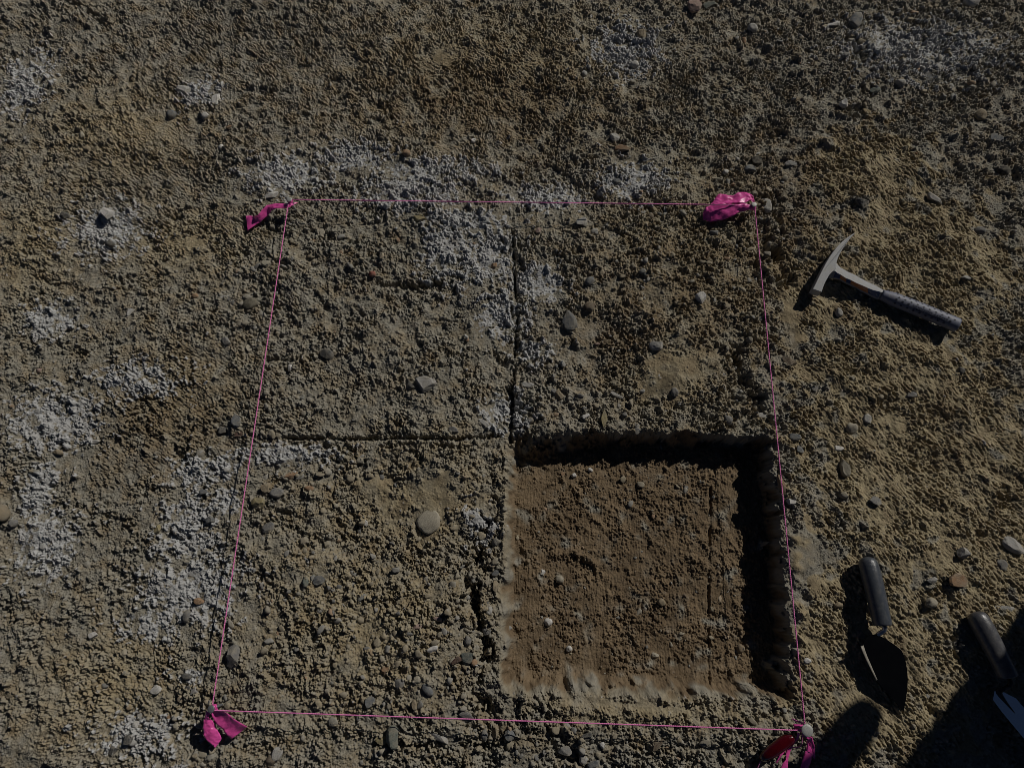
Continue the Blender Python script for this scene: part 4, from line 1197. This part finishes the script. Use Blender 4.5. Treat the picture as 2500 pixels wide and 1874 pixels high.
for s in (-1, 1):
    base = Vector(pp(s * 0.285, -0.01, 0.80))
    for k, (la, ln) in enumerate(((-0.028, 0.070), (-0.010, 0.078), (0.009, 0.074), (0.026, 0.058))):
        b0 = base + AWAY * la
        bm = bmesh.new()
        tube(bm, [b0 + Vector((0, 0, 0.02)), b0 - Vector((0, 0, ln * 0.45)) + LAT * (-s) * 0.004, b0 - Vector((0, 0, ln * 0.8)) - LAT * s * 0.016, b0 - Vector((0, 0, ln)) - LAT * s * 0.026], [0.012, 0.0115, 0.010, 0.007], 10)
        link_mesh('finger', bm, M_skin, per, True)
    bm = bmesh.new()
    tube(bm, [base + Vector((0, 0, 0.035)) - AWAY * 0.02, base - AWAY * 0.045 - LAT * s * 0.01, base - AWAY * 0.05 - LAT * s * 0.022 - Vector((0, 0, 0.03))], [0.011, 0.0105, 0.007], 10)
    link_mesh('thumb', bm, M_skin, per, True)
for s in (-1, 1):                                  # unseen bulky gloves, added to broaden the hand's cast shadow
    c0 = Vector(pp(s * 0.285, -0.01, 0.0))
    bm = bmesh.new()
    tube(bm, [c0 + Vector((0, 0, z)) for z in (0.90, 0.86, 0.80, 0.76, 0.73, 0.71, 0.70)], [0.040, 0.038, 0.036, 0.034, 0.031, 0.023, 0.010], 24)
    link_mesh('shadow_glove', bm, M_boot, per, True)
g = 0.014
J2 = {k: J[k] for k in ('pelvis', 'hipL', 'hipR', 'kneeL', 'kneeR', 'ankleL', 'ankleR')}
J2 = {k: (v[0], tuple(x + g + 0.008 for x in v[1]) if isinstance(v[1], tuple) else v[1] + g + 0.010) for k, v in J2.items()}
skin_mesh('trousers', J2, [('pelvis', 'hipL'), ('pelvis', 'hipR'), ('hipL', 'kneeL'), ('kneeL', 'ankleL'), ('hipR', 'kneeR'), ('kneeR', 'ankleR')], M_jeans, per)
J3 = {k: J[k] for k in ('chest', 'pelvis', 'waist', 'neckb', 'shoL', 'shoR', 'elbL', 'elbR', 'wriL', 'wriR')}
J3 = {k: (v[0], tuple(x + g + 0.006 for x in v[1]) if isinstance(v[1], tuple) else v[1] + g + (0.03 if k[:3] == 'wri' else 0.018)) for k, v in J3.items()}  # cuffs widened so the arm casts a broader shadow
skin_mesh('shirt', J3, [('chest', 'waist'), ('waist', 'pelvis'), ('chest', 'neckb'), ('neckb', 'shoL'), ('shoL', 'elbL'), ('elbL', 'wriL'), ('neckb', 'shoR'), ('shoR', 'elbR'), ('elbR', 'wriR')], M_shirt, per)
for s, n_ in ((-1, 'L'), (1, 'R')):
    skin_mesh('boot', {'a': (pp(s * 0.14, 0.01, 0.14), 0.055), 'b': (pp(s * 0.14, 0.02, 0.06), 0.055), 'c': (pp(s * 0.15, -0.08, 0.045), (0.05, 0.045)), 'd': (pp(s * 0.16, -0.18, 0.035), (0.045, 0.032))}, [('a', 'b'), ('b', 'c'), ('c', 'd')], M_boot, per)
bm = bmesh.new()
hc = Vector(pp(0, -0.015, 1.70))
rings = []
for r_, z_ in ((0.17, 0.0), (0.165, 0.004), (0.105, 0.012), (0.098, 0.04), (0.09, 0.09), (0.06, 0.115), (0.01, 0.12)):
    rings.append([bm.verts.new(hc + Vector((r_ * math.cos(a), r_ * math.sin(a), z_))) for a in (2 * PI * k / 32 for k in range(32))])
for a, b in zip(rings, rings[1:]):
    for k in range(32):
        bm.faces.new((a[k], a[(k + 1) % 32], b[(k + 1) % 32], b[k]))
bm.faces.new(rings[-1])
link_mesh('hat', bm, M_hat, per, True)
for s in (-1, 1):                                  # eyes, nose, ears
    bm = bmesh.new(); bmesh.ops.create_uvsphere(bm, u_segments=12, v_segments=8, radius=0.011)
    for v in bm.verts: v.co += Vector(pp(s * 0.030, -0.098, 1.655))
    link_mesh('eye', bm, simple_mat('eye', (0.5, 0.48, 0.45), 0.2), per, True)
    bm = bmesh.new(); tube(bm, [Vector(pp(s * 0.078, -0.01, 1.62)), Vector(pp(s * 0.086, -0.005, 1.645)), Vector(pp(s * 0.080, 0.0, 1.67))], [0.008, 0.016, 0.009], 8)
    link_mesh('ear', bm, M_skin, per, True)
bm = bmesh.new(); tube(bm, [Vector(pp(0, -0.095, 1.66)), Vector(pp(0, -0.118, 1.625)), Vector(pp(0, -0.10, 1.612))], [0.008, 0.014, 0.009], 8)
link_mesh('nose', bm, M_skin, per, True)
bm = bmesh.new(); tube(bm, [Vector(pp(-0.024, -0.088, 1.585)), Vector(pp(0, -0.098, 1.583)), Vector(pp(0.024, -0.088, 1.585))], [0.004, 0.007, 0.004], 8)
link_mesh('mouth', bm, simple_mat('lips', (0.35, 0.14, 0.11), 0.5), per, True)
print('labels unique:', len(seen) == len(ST), len(ST))
